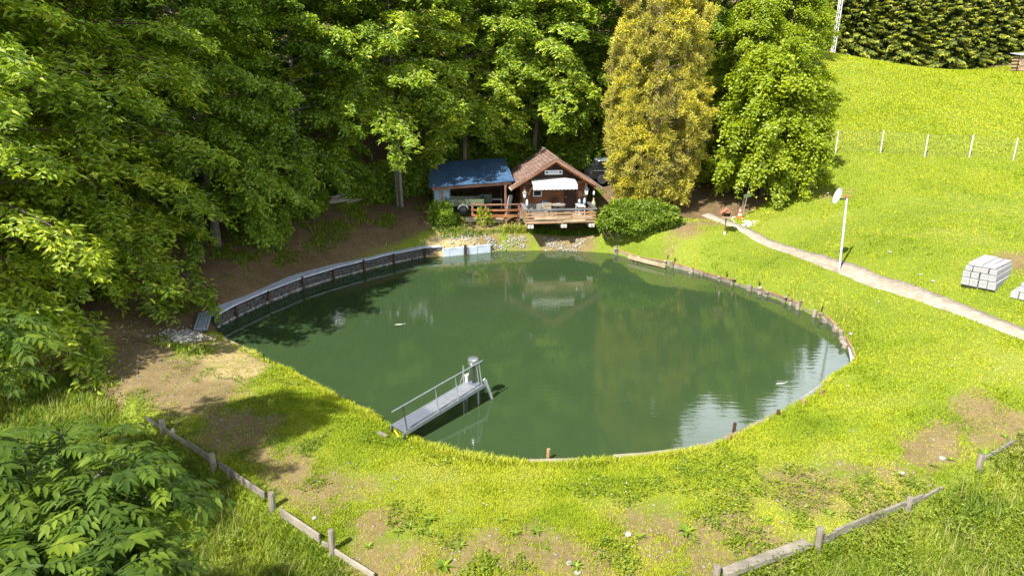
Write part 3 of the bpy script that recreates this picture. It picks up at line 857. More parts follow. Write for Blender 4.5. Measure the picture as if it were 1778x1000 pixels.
tws = []
for c, r, n in lobes:
    tws.append(MB()); o = rvec(n); o[:, 2] = np.abs(o[:, 2]) * np.where(rng.uniform(0, 1, n) < .8, 1, -.6)
    f = np.where(rng.uniform(0, 1, n) < .6, rng.uniform(.8, 1.35, n), rng.uniform(.3, .8, n))[:, None]
    q = np.array(c) + o * f * np.array(r)
    for i in range(n):
        sh.append((q[i], o[i] * np.array([1, 1, .4]), rng.uniform(.6, .95)))
        if i % 3 == 0:
            mid = (np.array(c) + q[i]) / 2 + rng.normal(size=3) * .1
            tws[-1].tube([np.array(c) - UP * .25, mid - UP * .1, q[i]], [.010, .007, .004], 5, caps=False)
cr, twm = ash_tree(sh)
t = thing('ash_tree', 'leafy ash seen from above in the near corner, its pinnate leaves toned dark for shade', 'tree', (0, 0, 0))
cr.parent = t
tk = MB()
tk.tube([A0 - UP * .4, A0 + UP * 2.0, A0 + np.array([.3, .1, 5.6])], [.16, .12, .07], 9)
for c, r, n in lobes:
    tk.tube([A0 + UP * 3.6, (A0 + UP * 3.8 + np.array(c)) / 2, np.array(c) - UP * .25], [.06, .04, .012], 7, caps=False)
tk.tube([WD(-60, 960, 3.4), WD(50, 905, 3.6), WD(140, 850, 3.85), WD(232, 775, 4.1)], [.024, .019, .012, .005], 7)
tk.build('trunk', BARK_G, t, smooth=60)
for q in tws: q.build('branch', BARK_G, t)
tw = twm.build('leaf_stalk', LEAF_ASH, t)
# ------------------------------------------------------------------ grass and low plants (nobody could count them)
def lut(field):
    def f(x, y):
        i = np.clip(np.searchsorted(gx, x) - 1, 0, nx - 2); j = np.clip(np.searchsorted(gy, y) - 1, 0, ny - 2)
        u = (x - gx[i]) / (gx[i + 1] - gx[i]); v = (y - gy[j]) / (gy[j + 1] - gy[j])
        return (field[j, i] * (1 - u) + field[j, i + 1] * u) * (1 - v) + (field[j + 1, i] * (1 - u) + field[j + 1, i + 1] * u) * v
    return f
_pd, _ = seg_dist(GX, GY, POND, True)
POND_SD = np.where(inside(GX, GY, POND), -_pd, _pd)
_ld, _ls = seg_dist(GX, GY, LB); _rd, _rs = seg_dist(GX, GY, RB)
OUTB = np.maximum(np.where(_ls < 0, _ld, -_ld), np.where(_rs < 0, _rd, -_rd))
fz, fpond, fout, fbare, fforest_shade, fbank = map(lut, (GZ, POND_SD, OUTB, bare, forest_shade, bank))
NSB = fbm(GX * 1.6, GY * 1.6, 61, 4); fns = lut(NSB)

GRASS = mat_leaf('grass_blade', [(0, (.10, .17, .010)), (.3, (.215, .295, .012)), (.55, (.325, .37, .016)), (.78, (.42, .42, .045)), (1, (.50, .46, .18))], trans=.3, rough=.6, spec=.15)
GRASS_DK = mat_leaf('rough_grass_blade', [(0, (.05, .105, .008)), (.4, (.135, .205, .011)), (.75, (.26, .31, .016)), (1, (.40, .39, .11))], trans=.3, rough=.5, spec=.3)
STRAW = mat_leaf('dry_stalk', [(0, (.18, .16, .04)), (.5, (.33, .28, .10)), (1, (.50, .43, .22))], trans=.2, rough=.7)

def view_scatter(n, ymin, ymax, margin=.06, power=1.0):
    "positions spread so that nearer ground gets more plants"
    u = rng.uniform(0, 1, n)
    y = 1 / ((1 - u) / ymin ** power + u / ymax ** power) ** (1 / power)
    x = (y * .954 + 3.1) * rng.uniform(-.84, .94, n)
    return x, y

def keep_lawn(x, y):
    pd = fpond(x, y)
    return (pd > .12) & (fout(x, y) < -.02) & (fforest_shade(x, y) < .45) & (path_dist(x, y) > HW - .06)

def clumps(x, y, k, spread):
    "k blades round every position"
    X = np.repeat(x, k) + rng.normal(size=len(x) * k) * np.repeat(np.broadcast_to(spread, x.shape), k)
    Y = np.repeat(y, k) + rng.normal(size=len(x) * k) * np.repeat(np.broadcast_to(spread, x.shape), k)
    return X, Y

def patchy(x, y):
    return fbm(x * .45, y * .45, 71, 4), fbm(x * 1.7, y * 1.7, 75, 3)

# --- mown lawn round the pond
x, y = view_scatter(300000, 10, 50, power=1.3)
m = keep_lawn(x, y) & (y < 47)
x, y = x[m], y[m]
a, c = patchy(x, y)
br_ = fbare(x, y) + (fns(x, y) - .5) * 1.1
bankm = fbank(x, y)
m = (rng.uniform(0, 1, len(x)) > smooth(.30, .72, br_) * .88) & (rng.uniform(0, 1, len(x)) > bankm * .85)
x, y, a, c = x[m], y[m], a[m], c[m]
X, Y = clumps(x, y, 5, .03 + y * .0022)
A, C = np.repeat(a, 5), np.repeat(c, 5)
A = np.clip(.5 + (A - .5) * 1.4, 0, 1)
Z = fz(X, Y) - .01
shore = np.exp(-np.maximum(fpond(X, Y) - .15, 0) / .35)
wear = np.exp(-((fpond(X, Y) - 2.5) / .45) ** 2) + .7 * np.exp(-((fpond(X, Y) - 4.3) / .4) ** 2)
wear = wear * smooth(.42, .62, fbm(X * .55, Y * .55, 111, 3)) * (Y < 20)
L = (1 - .35 * wear) * (.026 + .048 * A + .07 * np.maximum(C - .5, 0) * 2 + .10 * shore) * rng.uniform(.6, 1.35, len(X)) * (1 + .012 * np.maximum(Y - 16, 0))
tint = np.clip(.52 + (A - .5) * -.75 + (C - .5) * -.3 + rng.normal(size=len(X)) * .06 + .10 * shore + .24 * wear - .12 * fbank(X, Y), 0, 1)
lawn = blades('lawn_grass', np.stack([X, Y, Z], 1), L, .009 + .00055 * Y, rng.uniform(.1, .75, len(X)), tint, GRASS)
tag(lawn, 'short sunlit yellow green grass round the pond', 'grass', kind='stuff')

# --- taller meadow up the hill
x, y = view_scatter(190000, 36, 80, power=.6)
fe, fs = seg_dist(x, y, FOREST_SHADE_EDGE)
m = (x > 8) & (fforest_shade(x, y) < .5) & (y > 39 + (fns(x, y) - .5) * 5)
x, y = x[m], y[m]
a, c = patchy(x * .6, y * .6)
m = rng.uniform(0, 1, len(x)) > smooth(.35, .7, fbare(x, y) + (fns(x, y) - .5)) * .9
x, y, a, c = x[m], y[m], a[m], c[m]
X, Y = clumps(x, y, 5, .10)
A, C = np.repeat(a, 5), np.repeat(c, 5)
up = smooth(44.5, 46.5, Y)
L = (.06 + .06 * up * (.5 + A)) * rng.uniform(.6, 1.3, len(X))
tint = np.clip(.54 + (A - .5) * -.3 + (C - .5) * .1 + rng.normal(size=len(X)) * .06 + .03 * up, 0, 1)
mead = blades('meadow_grass', np.stack([X, Y, fz(X, Y) - .02], 1), L, .03 + .0003 * Y, rng.uniform(.1, .6, len(X)), tint, GRASS)
tag(mead, 'longer bright meadow grass rising to the spruces', 'grass', kind='stuff')

# --- rank grass outside the edging boards, at the bottom corners and along the shaded left
x, y = view_scatter(130000, 8.0, 26, power=1.4)
o = fout(x, y)
left = (x < -5.2) & (fpond(x, y) > 1.5) & (fforest_shade(x, y) < .75) & (y < 24) & (fbare(x, y) < .55)
m = ((o > .05) | (left & (fns(x, y) > .52) & (o > -3))) & (fpond(x, y) > .6)
x, y = x[m], y[m]
a, c = patchy(x, y)
X, Y = clumps(x, y, 6, .06)
A, C = np.repeat(a, 6), np.repeat(c, 6)
L = (.16 + .42 * A * smooth(-.2, .8, fout(X, Y))) * rng.uniform(.55, 1.3, len(X))
tint = np.clip(.50 + (A - .5) * -.6 + (C - .5) * .5 + rng.normal(size=len(X)) * .15, 0, 1)
rank = blades('rank_grass', np.stack([X, Y, fz(X, Y) - .03], 1), L, rng.uniform(.012, .024, len(X)), rng.uniform(.1, .7, len(X)), tint, GRASS_DK, curl=.7)
tag(rank, 'knee high rank grass outside the edging boards', 'grass', kind='stuff')
# seed stalks
x, y = view_scatter(16000, 9, 24, power=1.2); o = fout(x, y); m = (o > .2) & (fns(x, y) > .5); x, y = x[m], y[m]
st = blades('seed_stalks', np.stack([x, y, fz(x, y)], 1), rng.uniform(.45, .8, len(x)), .009, rng.uniform(0, .35, len(x)), rng.uniform(.1, .8, len(x)), STRAW)
tag(st, 'pale seed stalks standing in the rank grass', 'grass', kind='stuff')

# --- long fringe right at the water's edge
def along_shore(n, i0, i1, off0, off1):
    seg = np.array(POND[i0:i1 + 1]); l = np.concatenate([[0], np.cumsum(np.linalg.norm(np.diff(seg, axis=0), axis=1))])
    s = rng.uniform(0, l[-1], n)
    px_, py_ = np.interp(s, l, seg[:, 0]), np.interp(s, l, seg[:, 1])
    k = np.clip(np.searchsorted(l, s) - 1, 0, len(seg) - 2)
    d = nrm(seg[k + 1] - seg[k]); nrm_ = np.stack([-d[:, 1], d[:, 0]], 1)
    off = rng.uniform(off0, off1, n)
    q = np.stack([px_, py_], 1) + nrm_ * off[:, None]
    if inside(q[:1, 0], q[:1, 1], POND)[0]: q = np.stack([px_, py_], 1) - nrm_ * off[:, None]
    return q[:, 0], q[:, 1]
x, y = along_shore(11000, 35, len(POND) - 1, .05, .5)
n_ = fbm(x * 1.1, y * 1.1, 81, 3); m = rng.uniform(0, 1, len(x)) < smooth(.32, .7, n_); x, y, n_ = x[m], y[m], n_[m]
fr = blades('shore_grass', np.stack([x, y, fz(x, y) - .02], 1), (.12 + .26 * n_ ** 2) * rng.uniform(.6, 1.4, len(x)), rng.uniform(.012, .022, len(x)), rng.uniform(.15, .8, len(x)),
            np.clip(.62 + rng.normal(size=len(x)) * .16, 0, 1), GRASS, curl=.8)
tag(fr, 'long yellowish grass hanging over the pond edge', 'grass', kind='stuff')

# --- tangle below the deck and along the gravelly far shore
def px_scatter(n, x0, x1, y0, y1):
    "stretch of ground between four surveyed corners"
    a_, b_, c_, d_ = G(x0, y0), G(x1, y0), G(x1, y1), G(x0, y1)
    u, v = rng.uniform(0, 1, n)[:, None], rng.uniform(0, 1, n)[:, None]
    q = (a_ * (1 - u) + b_ * u) * (1 - v) + (d_ * (1 - u) + c_ * u) * v
    return q[:, 0], q[:, 1]
X_, Y_, T_, L_ = [], [], [], []
for x0, x1, y0, y1, n, l, tt in ((765, 905, 398, 418, 1100, .34, .42), (870, 925, 400, 424, 900, .6, .85), (925, 1045, 400, 430, 7000, .5, .22), (1035, 1075, 400, 426, 500, .4, .5), (750, 790, 380, 402, 260, .25, .35)):
    x, y = px_scatter(n, x0, x1, y0, y1); X_.append(x); Y_.append(y); L_.append(l * rng.uniform(.4, 1.3, n)); T_.append(np.clip(tt + rng.normal(size=n) * .16, 0, 1))
X_, Y_, L_, T_ = map(np.concatenate, (X_, Y_, L_, T_))
m = fpond(X_, Y_) > .7; X_, Y_, L_, T_ = X_[m], Y_[m], L_[m], T_[m]
tg = blades('bank_weeds', np.stack([X_, Y_, fz(X_, Y_) - .03], 1), L_, rng.uniform(.025, .05, len(X_)), rng.uniform(.05, .6, len(X_)), T_, GRASS_DK, curl=.6)
tag(tg, 'tangled weeds and dry stalks on the bank below the deck', 'grass', kind='stuff')

# --- sparse low plants on the shaded bank and under the trees
x = rng.uniform(-19, 6, 60000); y = rng.uniform(16, 46, 60000)
m = ((fforest_shade(x, y) > .3) | (fbank(x, y) > .3)) & (fpond(x, y) > 1.2) & (fbm(x * .5, y * .5, 91, 4) + rng.uniform(-.06, .06, len(x)) + .10 * np.exp(-((fforest_shade(x, y) - .5) / .3) ** 2) > .53) & (fbare(x, y) < .5)
x, y = x[m], y[m]
X, Y = clumps(x, y, 4, .09)
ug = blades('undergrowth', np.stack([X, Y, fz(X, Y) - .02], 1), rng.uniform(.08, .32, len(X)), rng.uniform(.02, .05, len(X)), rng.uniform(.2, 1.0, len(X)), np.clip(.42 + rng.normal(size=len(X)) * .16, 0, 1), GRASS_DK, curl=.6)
tag(ug, 'thin dark undergrowth on the shaded slope under the wood', 'undergrowth', kind='stuff')

# --- clover and broad small leaves mixed into the near turf
LEAFY = mat_leaf('weed_leaf', [(0, (.07, .13, .010)), (.5, (.15, .22, .010)), (1, (.27, .31, .015))], trans=.3)
x, y = view_scatter(26000, 10.5, 24, power=1.3)
nz = fbm(x * .8, y * .8, 95, 4)
o = fout(x, y)
m = (fpond(x, y) > .5) & (nz > np.where(o > .1, .50, .60)) & (path_dist(x, y) > .7) & ((y < 17.5) | (o > 0) | (x < -6)) & (fforest_shade(x, y) < .6) & (fbare(x, y) < .9)
x, y = x[m], y[m]
X, Y = clumps(x, y, 5, .05); n = len(X); h = np.where(fout(X, Y) > .1, rng.uniform(.1, .42, n), rng.uniform(.02, .11, n))
az = rng.uniform(0, 6.28, n); D = np.stack([np.cos(az), np.sin(az), rng.uniform(-.1, .8, n)], 1)
lf = leaves('leafy_weeds', np.stack([X, Y, fz(X, Y) + h], 1), D, UP + rng.normal(size=(n, 3)) * .4, rng.uniform(.04, .10, n), rng.uniform(.025, .045, n), np.clip(.55 + rng.normal(size=n) * .2, 0, 1), LEAFY)
tag(lf, 'small leaved weeds mixed into the turf', 'weeds', kind='stuff')

# --- flowers: white daisies / yellow dandelions as specks
WHITE_FL = mat_plain('daisy_petal', (.78, .78, .74), .7, var=.08)
YEL_FL = mat_plain('dandelion', (.75, .55, .02), .7, var=.1)
def specks(name, x, y, size, mat, label, h=.10):
    n = len(x); z = fz(x, y) + h
    b = MB()
    V, Fq = [], []
    for i in range(n):
        s = size * rng.uniform(.6, 1.3); k0 = len(V)
        for a_ in range(6): V.append((x[i] + math.cos(a_ * 1.047) * s, y[i] + math.sin(a_ * 1.047) * s, z[i] + rng.normal() * .006))
        V.append((x[i], y[i], z[i] + .012)); Fq += [(k0 + a_, k0 + (a_ + 1) % 6, k0 + 6) for a_ in range(6)]
    b.v, b.f = V, Fq
    return tag(b.build(name, mat), label, 'flowers', kind='stuff')
x, y = view_scatter(1500, 14, 34, power=1.0); m = keep_lawn(x, y) & (x > -3) & (fbm(x * .5, y * .5, 99, 3) > .56); specks('daisies', x[m], y[m], .011, WHITE_FL, 'tiny white daisies dotted over the lawn')
x, y = view_scatter(5000, 38, 70); m = (x > 13) & (fforest_shade(x, y) < .3) & (np.abs(y - (60 - .2 * x + fbm(x * .4, y * .4, 3) * 6)) < 2.2); specks('meadow_flowers', x[m], y[m], .05, YEL_FL, 'band of yellow flowers in the upper meadow', .3)

# --- stones and gravel
def heap(n, px, py, sx, sy):
    c = G(px, py); q = c[:2] + rng.normal(size=(n, 2)) * np.array([sx, sy]); m = fbm(q[:, 0] * 1.8, q[:, 1] * 1.8, 17, 3) > .42
    return q[m, 0], q[m, 1]
STONE_W = mat_plain('white_stone', (.27, .26, .235), .9, var=.3, scale=14)
STONE_G = mat_plain('grey_stone', (.20, .185, .16), .9, var=.4, scale=10)
def rubble(name, x, y, s0, s1, mat, label, dz=0.0, zz=None):
    n = len(x); ico = bmesh.new(); bmesh.ops.create_icosphere(ico, subdivisions=1, radius=1)
    iv = np.array([v.co[:] for v in ico.verts]); it = np.array([[v.index for v in f.verts] for f in ico.faces]); ico.free()
    s = rng.uniform(s0, s1, n) * rng.uniform(.6, 1, n)
    V = iv[None] * (1 + rng.normal(size=(n, len(iv), 1)) * .16) * (s[:, None] * np.stack([rng.uniform(.8, 1.3, n), rng.uniform(.8, 1.3, n), rng.uniform(.45, .8, n)], 1))[:, None]
    z = (fz(x, y) if zz is None else zz) + s * .15 + dz
    V = V + np.stack([x, y, z], 1)[:, None]
    Fc = it[None] + (np.arange(n) * len(iv))[:, None, None]
    return tag(raw_mesh(name, V.reshape(-1, 3), Fc.reshape(-1, 3), 3, mat), label, 'gravel', kind='stuff')
x, y = along_shore(900, 0, 7, -.22, .02)
rubble('shore_pebbles', x, y, .05, .13, STONE_W, 'white stones lying at the water line along the wall', zz=np.full(len(x), .01))
x, y = along_shore(1000, 9, 14, .0, .5); m = (fbm(x * 1.3, y * 1.3, 19, 3) + rng.uniform(-.1, .1, len(x))) > .50; x, y = x[m], y[m]; rubble('shore_gravel', x, y, .03, .10, STONE_W, 'pale gravel on the far shore below the deck')
x, y = heap(330, 815, 424, 1.0, .5); rubble('pale_gravel', x, y, .04, .11, STONE_W, 'pale gravel heap behind the blue sheet piling')
x, y = heap(600, 318, 583, .45, .45); rubble('corner_gravel', x, y, .03, .08, STONE_W, 'pale gravel beside the metal grid at the wall end')
x, y = heap(260, 1290, 386, .28, .38); rubble('white_gravel', x, y, .03, .09, mat_plain('white_chips', (.55, .54, .52), .9, var=.1), 'small heap of white chippings by the traffic cone')
x, y = view_scatter(1500, 10.8, 18, power=1.2); m = (fbare(x, y) + (fns(x, y) - .5) > .35) & (fout(x, y) < 0) & (fpond(x, y) > .5); rubble('turf_pebbles', x[m], y[m], .012, .05, STONE_G, 'small pebbles lying on the bare soil')
x, y = px_scatter(1500, 200, 480, 560, 770); m = (fbare(x, y) > .3) & (fpond(x, y) > .5); rubble('track_pebbles', x[m], y[m], .012, .04, STONE_G, 'small stones on the trodden dirt track')
# ------------------------------------------------------------------ building materials
WOOD_BR = mat_wood('brown_boards', (.085, .032, .014), (.20, .078, .030), (.33, .14, .06), axis=0)
WOOD_DK = mat_wood('dark_boards', (.022, .012, .008), (.050, .026, .016), (.10, .055, .035), axis=2)
WOOD_RD = mat_wood('reddish_beam', (.09, .04, .025), (.19, .09, .055), (.32, .18, .12), axis=0)
WOOD_TN = mat_wood('tan_slats', (.13, .07, .034), (.25, .145, .075), (.38, .25, .145), axis=0)
WOOD_GY = mat_wood('weathered_grey_wood', (.10, .088, .07), (.20, .175, .142), (.32, .285, .235), axis=0)
WOOD_GZ = mat_wood('weathered_grey_post', (.10, .085, .065), (.20, .172, .135), (.33, .29, .235), axis=2)
WOOD_PALE = mat_wood('pale_log', (.18, .14, .085), (.30, .24, .155), (.42, .35, .25), axis=0)
WHITE = mat_plain('white_paint', (.50, .50, .49), .5, var=.08, scale=5)
STEEL = mat_plain('galvanised_steel', (.36, .38, .41), .45, metal=.75, var=.12, scale=8)
STEEL_D = mat_plain('dark_iron', (.05, .05, .055), .5, metal=.4, var=.3, scale=8)
BLACK = mat_plain('black_rubber', (.02, .02, .021), .7, var=.3, scale=20)
GLASS_D = mat_plain('dark_window_glass', (.012, .015, .017), .08, var=.2, scale=2, spec=.7)
CONC = mat_plain('pale_concrete', (.30, .285, .26), .9, var=.22, scale=7, bmp=.3)
PLASTER = mat_plain('grey_plaster', (.22, .21, .19), .9, var=.25, scale=4)
LAMPGL = mat_plain('milky_glass', (.62, .64, .66), .2, var=.1, scale=6, spec=.6)

# tiled roof: courses of brown tiles, some bleached
tm, nt, b = _mat('roof_tiles')
br = nt.nodes.new('ShaderNodeTexBrick'); br.inputs['Scale'].default_value = 1
br.inputs['Brick Width'].default_value = .26; br.inputs['Row Height'].default_value = .22; br.inputs['Mortar Size'].default_value = .014
br.inputs['Color1'].default_value = (.135, .078, .06, 1); br.inputs['Color2'].default_value = (.21, .135, .11, 1); br.inputs['Mortar'].default_value = (.045, .026, .02, 1)
uvn = nt.nodes.new('ShaderNodeUVMap'); nt.links.new(uvn.outputs[0], br.inputs['Vector'])
st = ramp(nt, noise(nt, 2.2, 6, .7), [(.52, (0, 0, 0)), (.62, (1, 1, 1))])
nt.links.new(mix(nt, mth(nt, 'MULTIPLY', st, .45), br.outputs['Color'], (.36, .27, .23)), b.inputs['Base Color'])
b.inputs['Roughness'].default_value = .8
bump(nt, b, br.outputs['Fac'], -.6, .02)

YAW = R(6)
OX, OY = 2.58, 42.7          # middle of the hut's front wall
OZ = 1.95                    # deck floor height
def local_uv(o, fu):
    me = o.data; l = me.uv_layers.new(name='UVMap')
    for p in me.polygons:
        for li in p.loop_indices: l.data[li].uv = fu(me.vertices[me.loops[li].vertex_index].co)

hut = thing('timber_hut', 'small brown timber hut with tiled gable roof and white awning by the pond', 'hut', (OX, OY, OZ), YAW)
HWID, HDEP = 2.0, 3.9        # half width, depth of the hut body
EAVE, PEAK = 1.72, 3.42      # above the deck floor
HALF = 2.72
wl = MB()
for z0 in np.arange(.5, EAVE + .25, .16):           # front boarding, each lap a board
    if z0 + .16 > EAVE + .30: break
    wl.box((-.62, -.012, z0 + .08), (2.72, .05, .158), rx=R(4))
wl.box((1.72, -.01, 1.1), (.56, .05, 1.7))
wl.box((0, .06, .9), (4.0, .08, 1.8)); wl.box((-2.0, HDEP / 2, .85), (.1, HDEP, 1.75)); wl.box((2.0, HDEP / 2, .85), (.1, HDEP, 1.75)); wl.box((0, HDEP, .85), (4.0, .1, 1.75))
wl.build('wall', WOOD_BR, hut)
pl = MB(); pl.box((-.62, -.03, .25), (2.74, .10, .5)); pl.box((-2.02, HDEP / 2, -.4), (.14, HDEP, 1.0)); pl.box((2.02, HDEP / 2, -.4), (.14, HDEP, 1.0)); pl.box((0, HDEP / 2, -.55), (3.9, 3.7, .7))
pl.build('plinth', PLASTER, hut)
gb = MB(); gb.prism([(-2.45, EAVE + .12), (2.45, EAVE + .12), (0, PEAK - .2)], -.12, -.05)
for x in (-1.05, -.42, .42, 1.05): gb.box((x, -.135, (PEAK + EAVE) / 2 - .30 - abs(x) * .32), (.035, .03, 1.5 - abs(x) * .95))
gb.build('gable', WOOD_DK, hut)
bm_ = MB(); bm_.beam((-2.5, -.30, EAVE + .12), (2.5, -.30, EAVE + .12), .12, .16); bm_.build('tie_beam', WOOD_RD, hut, .01)
# roof: two slabs, with purlin ends and barge boards
Y0, Y1 = -1.0, HDEP + .55
roof_objs = []
for s in (-1, 1):
    m = MB()
    rx, rz_ = s * (HALF + .05), EAVE - .05
    th = .09
    nseg = 14
    for i in range(nseg):                            # overlapping tile courses
        f0, f1 = i / nseg, (i + 1) / nseg + .012
        xa, za = rx * (1 - f0), rz_ + (PEAK - rz_) * f0
        xb, zb = rx * (1 - f1), rz_ + (PEAK - rz_) * f1
        m.add([(xa, Y0, za + .045), (xa, Y1, za + .045), (xb, Y1, zb + .01), (xb, Y0, zb + .01), (xa, Y0, za), (xa, Y1, za), (xb, Y1, zb - .03), (xb, Y0, zb - .03)],
              [(0, 1, 2, 3), (7, 6, 5, 4), (4, 5, 1, 0), (5, 6, 2, 1), (6, 7, 3, 2), (7, 4, 0, 3)])
    o = m.build('roof', tm, hut)
    local_uv(o, lambda c: (c.y, math.hypot(c.x, c.z - PEAK)))
    roof_objs.append(o)
rc = MB(); rc.tube([(0, Y0 - .02, PEAK + .02), (0, Y1 + .02, PEAK + .02)], .10, 8); o = rc.build('ridge_cap', tm, hut, smooth=50); local_uv(o, lambda c: (c.y, c.x))
for s in (-1, 1):
    m = MB(); m.beam((s * (HALF - .02), Y0 - .025, EAVE - .13), (0, Y0 - .025, PEAK - .10), .045, .18, up=(0, 1, 0)) if False else m.prism([(s * (HALF + .02), EAVE - .20), (s * (HALF + .02), EAVE - .05), (0, PEAK - .04), (0, PEAK - .22)], Y0 - .05, Y0)
    m.build('barge_board', WOOD_RD, hut)
    m = MB(); m.prism([(s * (HALF - .3), EAVE - .14), (s * (HALF - .3), EAVE - .02), (0, PEAK - .22), (0, PEAK - .36)], -.75, -.65); m.build('rafter', WOOD_BR, hut)
gt = MB(); gt.tube([(HALF + .12, Y0 - .08, EAVE - .12), (HALF + .12, Y1, EAVE - .08)], .065, 8); gt.build('gutter', STEEL, hut, smooth=50)
gt = MB(); gt.tube([(-HALF - .02, Y0 - .02, EAVE - .15), (-HALF - .10, Y0 + 1.3, EAVE - .15)], .075, 8); gt.build('gutter', WOOD_PALE, hut, smooth=50)
# door, window, plaque
d_ = MB(); d_.box((1.08, -.035, .86), (.80, .05, 1.74)); d_.box((1.08, -.066, 1.25), (.55, .02, .55)); d_.box((1.08, -.066, .5), (.55, .02, .6)); door = d_.build('door', WOOD_DK, hut, .01)
h_ = MB(); h_.tube([(.76, -.08, .9), (.76, -.12, .9), (.86, -.12, .9)], .014, 6); h_.build('handle', STEEL, door)
w_ = MB()
for a, b2, c, dd in ((-1.0, -.075, .98, 0), (-1.0, -.075, 1.36, 0)): w_.box((a, b2, c), (.56, .05, .06))
for xx in (-1.25, -.75): w_.box((xx, -.075, 1.17), (.06, .05, .32))
win = w_.build('window', WHITE, hut); g_ = MB(); g_.box((-1.0, -.062, 1.17), (.44, .02, .32)); g_.build('pane', GLASS_D, win)
pq = MB(); pq.box((1.72, -.055, 1.05), (.24, .03, .36)); pq.build('wall_plaque', WOOD_TN, hut, .01)
# posts carrying the overhanging roof
for s in (-1, 1):
    m = MB(); m.box((s * 1.92, -.82, .92), (.13, .13, 1.95)); m.build('post', WOOD_DK, hut, .012)
# awning
AW = mat_plain('awning_cloth', (.42, .42, .405), .8, var=.16, scale=3, stretch=(8, 1, 1))
NA = 46
top, edge_, val = [], [], []
aw = MB(); V, Fq = [], []
for i in range(NA + 1):
    x = -1.36 + 2.75 * i / NA - .12
    rip = .012 * math.sin(i * 1.9)
    sc = -.27 - .035 * abs(math.sin(i * math.pi / 4))
    V += [(x - .04, -.32, 2.16), (x, -.90, 2.02 + rip), (x + .02, -1.32, 1.86 + rip), (x + .02, -1.34, 1.86 + sc)]
for i in range(NA):
    for k in range(2): Fq.append((i * 4 + k, i * 4 + k + 1, (i + 1) * 4 + k + 1, (i + 1) * 4 + k))
awn = MB().add(V, Fq).build('awning', AW, hut, smooth=60)
so_ = awn.modifiers.new('thick', 'SOLIDIFY'); so_.thickness = .012
vv = MB().add(V, [(i * 4 + 2, i * 4 + 3, (i + 1) * 4 + 3, (i + 1) * 4 + 2) for i in range(NA)]).build('valance', AW, awn)
so_ = vv.modifiers.new('thick', 'SOLIDIFY'); so_.thickness = .008
m = MB(); m.tube([(-1.46, -1.30, 1.845), (1.28, -1.30, 1.845)], .022, 8); m.build('front_bar', WHITE, awn)
m = MB(); m.tube([(-1.46, -.9, 1.66), (-1.86, -.86, .80)], .016, 6); m.build('support_rod', WOOD_TN, hut)

sg = thing('name_board', 'white name board with two grey crests under the gable peak', 'sign', tuple(Matrix.Translation((OX, OY, OZ)) @ Matrix.Rotation(YAW, 4, 'Z') @ Vector((-.02, -.19, 2.45))), YAW)
m = MB(); m.box((0, 0, 0), (1.12, .03, .27)); m.build('board', mat_plain('sign_white', (.80, .81, .82), .5, var=.06), sg, .006)
CREST = mat_plain('grey_print', (.16, .19, .22), .7, var=.2); TXT = mat_plain('faded_print', (.45, .46, .50), .7, var=.1)
for s in (-1, 1):
    m = MB()
    m.prism([(s * .42 + .085 * math.cos(a) * (1 if abs(math.sin(a)) < .9 else .8), .005 + .085 * math.sin(a)) for a in np.linspace(0, 2 * math.pi, 12, endpoint=False)], -.019, -.0155)
    m.build('crest', CREST, sg)
m = MB()
for k, wdt in enumerate((.07, .05, .06, .05, .07, .05, .06)): m.box((-.22 + k * .075, -.017, .0), (wdt, .003, .085))
m.box((0, -.017, .085), (.50, .003, .022)); m.build('lettering', TXT, sg)

# ------------------------------------------------------------------ deck in front of the hut
def hl(x, y, z): return tuple(Matrix.Translation((OX, OY, OZ)) @ Matrix.Rotation(YAW, 4, 'Z') @ Vector((x, y, z)))
deck = thing('veranda_deck', 'raised wooden veranda with tan slatted railing overhanging the shore', 'deck', (OX, OY, OZ), YAW)
DX0, DX1, DY0 = -2.05, 2.08, -3.0
m = MB()
for k, yy in enumerate(np.arange(DY0 + .07, -.08, .145)): m.box(((DX0 + DX1) / 2, yy, -.03), (DX1 - DX0, .135, .05))
m.build('floor', WOOD_GY, deck)
for yy in (DY0 + .25, -1.5, -.4):
    m = MB(); m.beam((DX0, yy, -.14), (DX1, yy, -.14), .12, .16); m.build('joist', WOOD_BR, deck)
WB = mat_plain('whitewashed_beam_end', (.40, .38, .35), .8, var=.2)
for xx in (DX0 + .25, .18, DX1 - .22):
    for dx in (-.09, .09):
        m = MB(); m.beam((xx + dx, DY0 - .12, -.32), (xx + dx, .2, -.32), .15, .2); m.build('bearer', WB, deck, .01)
    m = MB(); m.beam((xx, DY0 + .75, -.42), (xx, -.6, -1.35), .12, .12); m.build('brace', WOOD_BR, deck)
RAILG = mat_wood('dark_grey_capping', (.06, .06, .062), (.11, .112, .115), (.19, .195, .20), axis=0)
# railing: slats with a few pale patched boards, thick grey capping
zs_ = [-.10, .08, .26, .44]
for k, z in enumerate(zs_):
    m = MB(); m.beam((DX0 - .02, DY0 - .02, z), (DX1 + .02, DY0 - .02, z + .02), .03, .095); m.build('slat', WOOD_TN, deck)
    for xx in (DX0, DX1):
        m = MB(); m.beam((xx + (-.02 if xx < 0 else .02), DY0, z), (xx + (-.02 if xx < 0 else .02), -.75, z), .03, .105); m.build('slat', WOOD_TN, deck)
for x0, x1, z0, z1 in ((-1.55, -.25, .16, .17), (.15, 1.5, -.03, .0)):
    m = MB(); m.beam((x0, DY0 - .05, z0), (x1, DY0 - .05, z1), .025, .12); m.build('patch_board', WOOD_PALE, deck)
for xx in (DX0 + .05, -.7, .65, DX1 - .05):
    m = MB(); m.box((xx, DY0 + .035, .22), (.08, .08, .85)); m.build('rail_post', WOOD_BR, deck, .008)
m = MB(); m.box(((DX0 + DX1) / 2, DY0 + .02, .655), (DX1 - DX0 + .16, .24, .085)); m.build('top_rail', RAILG, deck, .012)
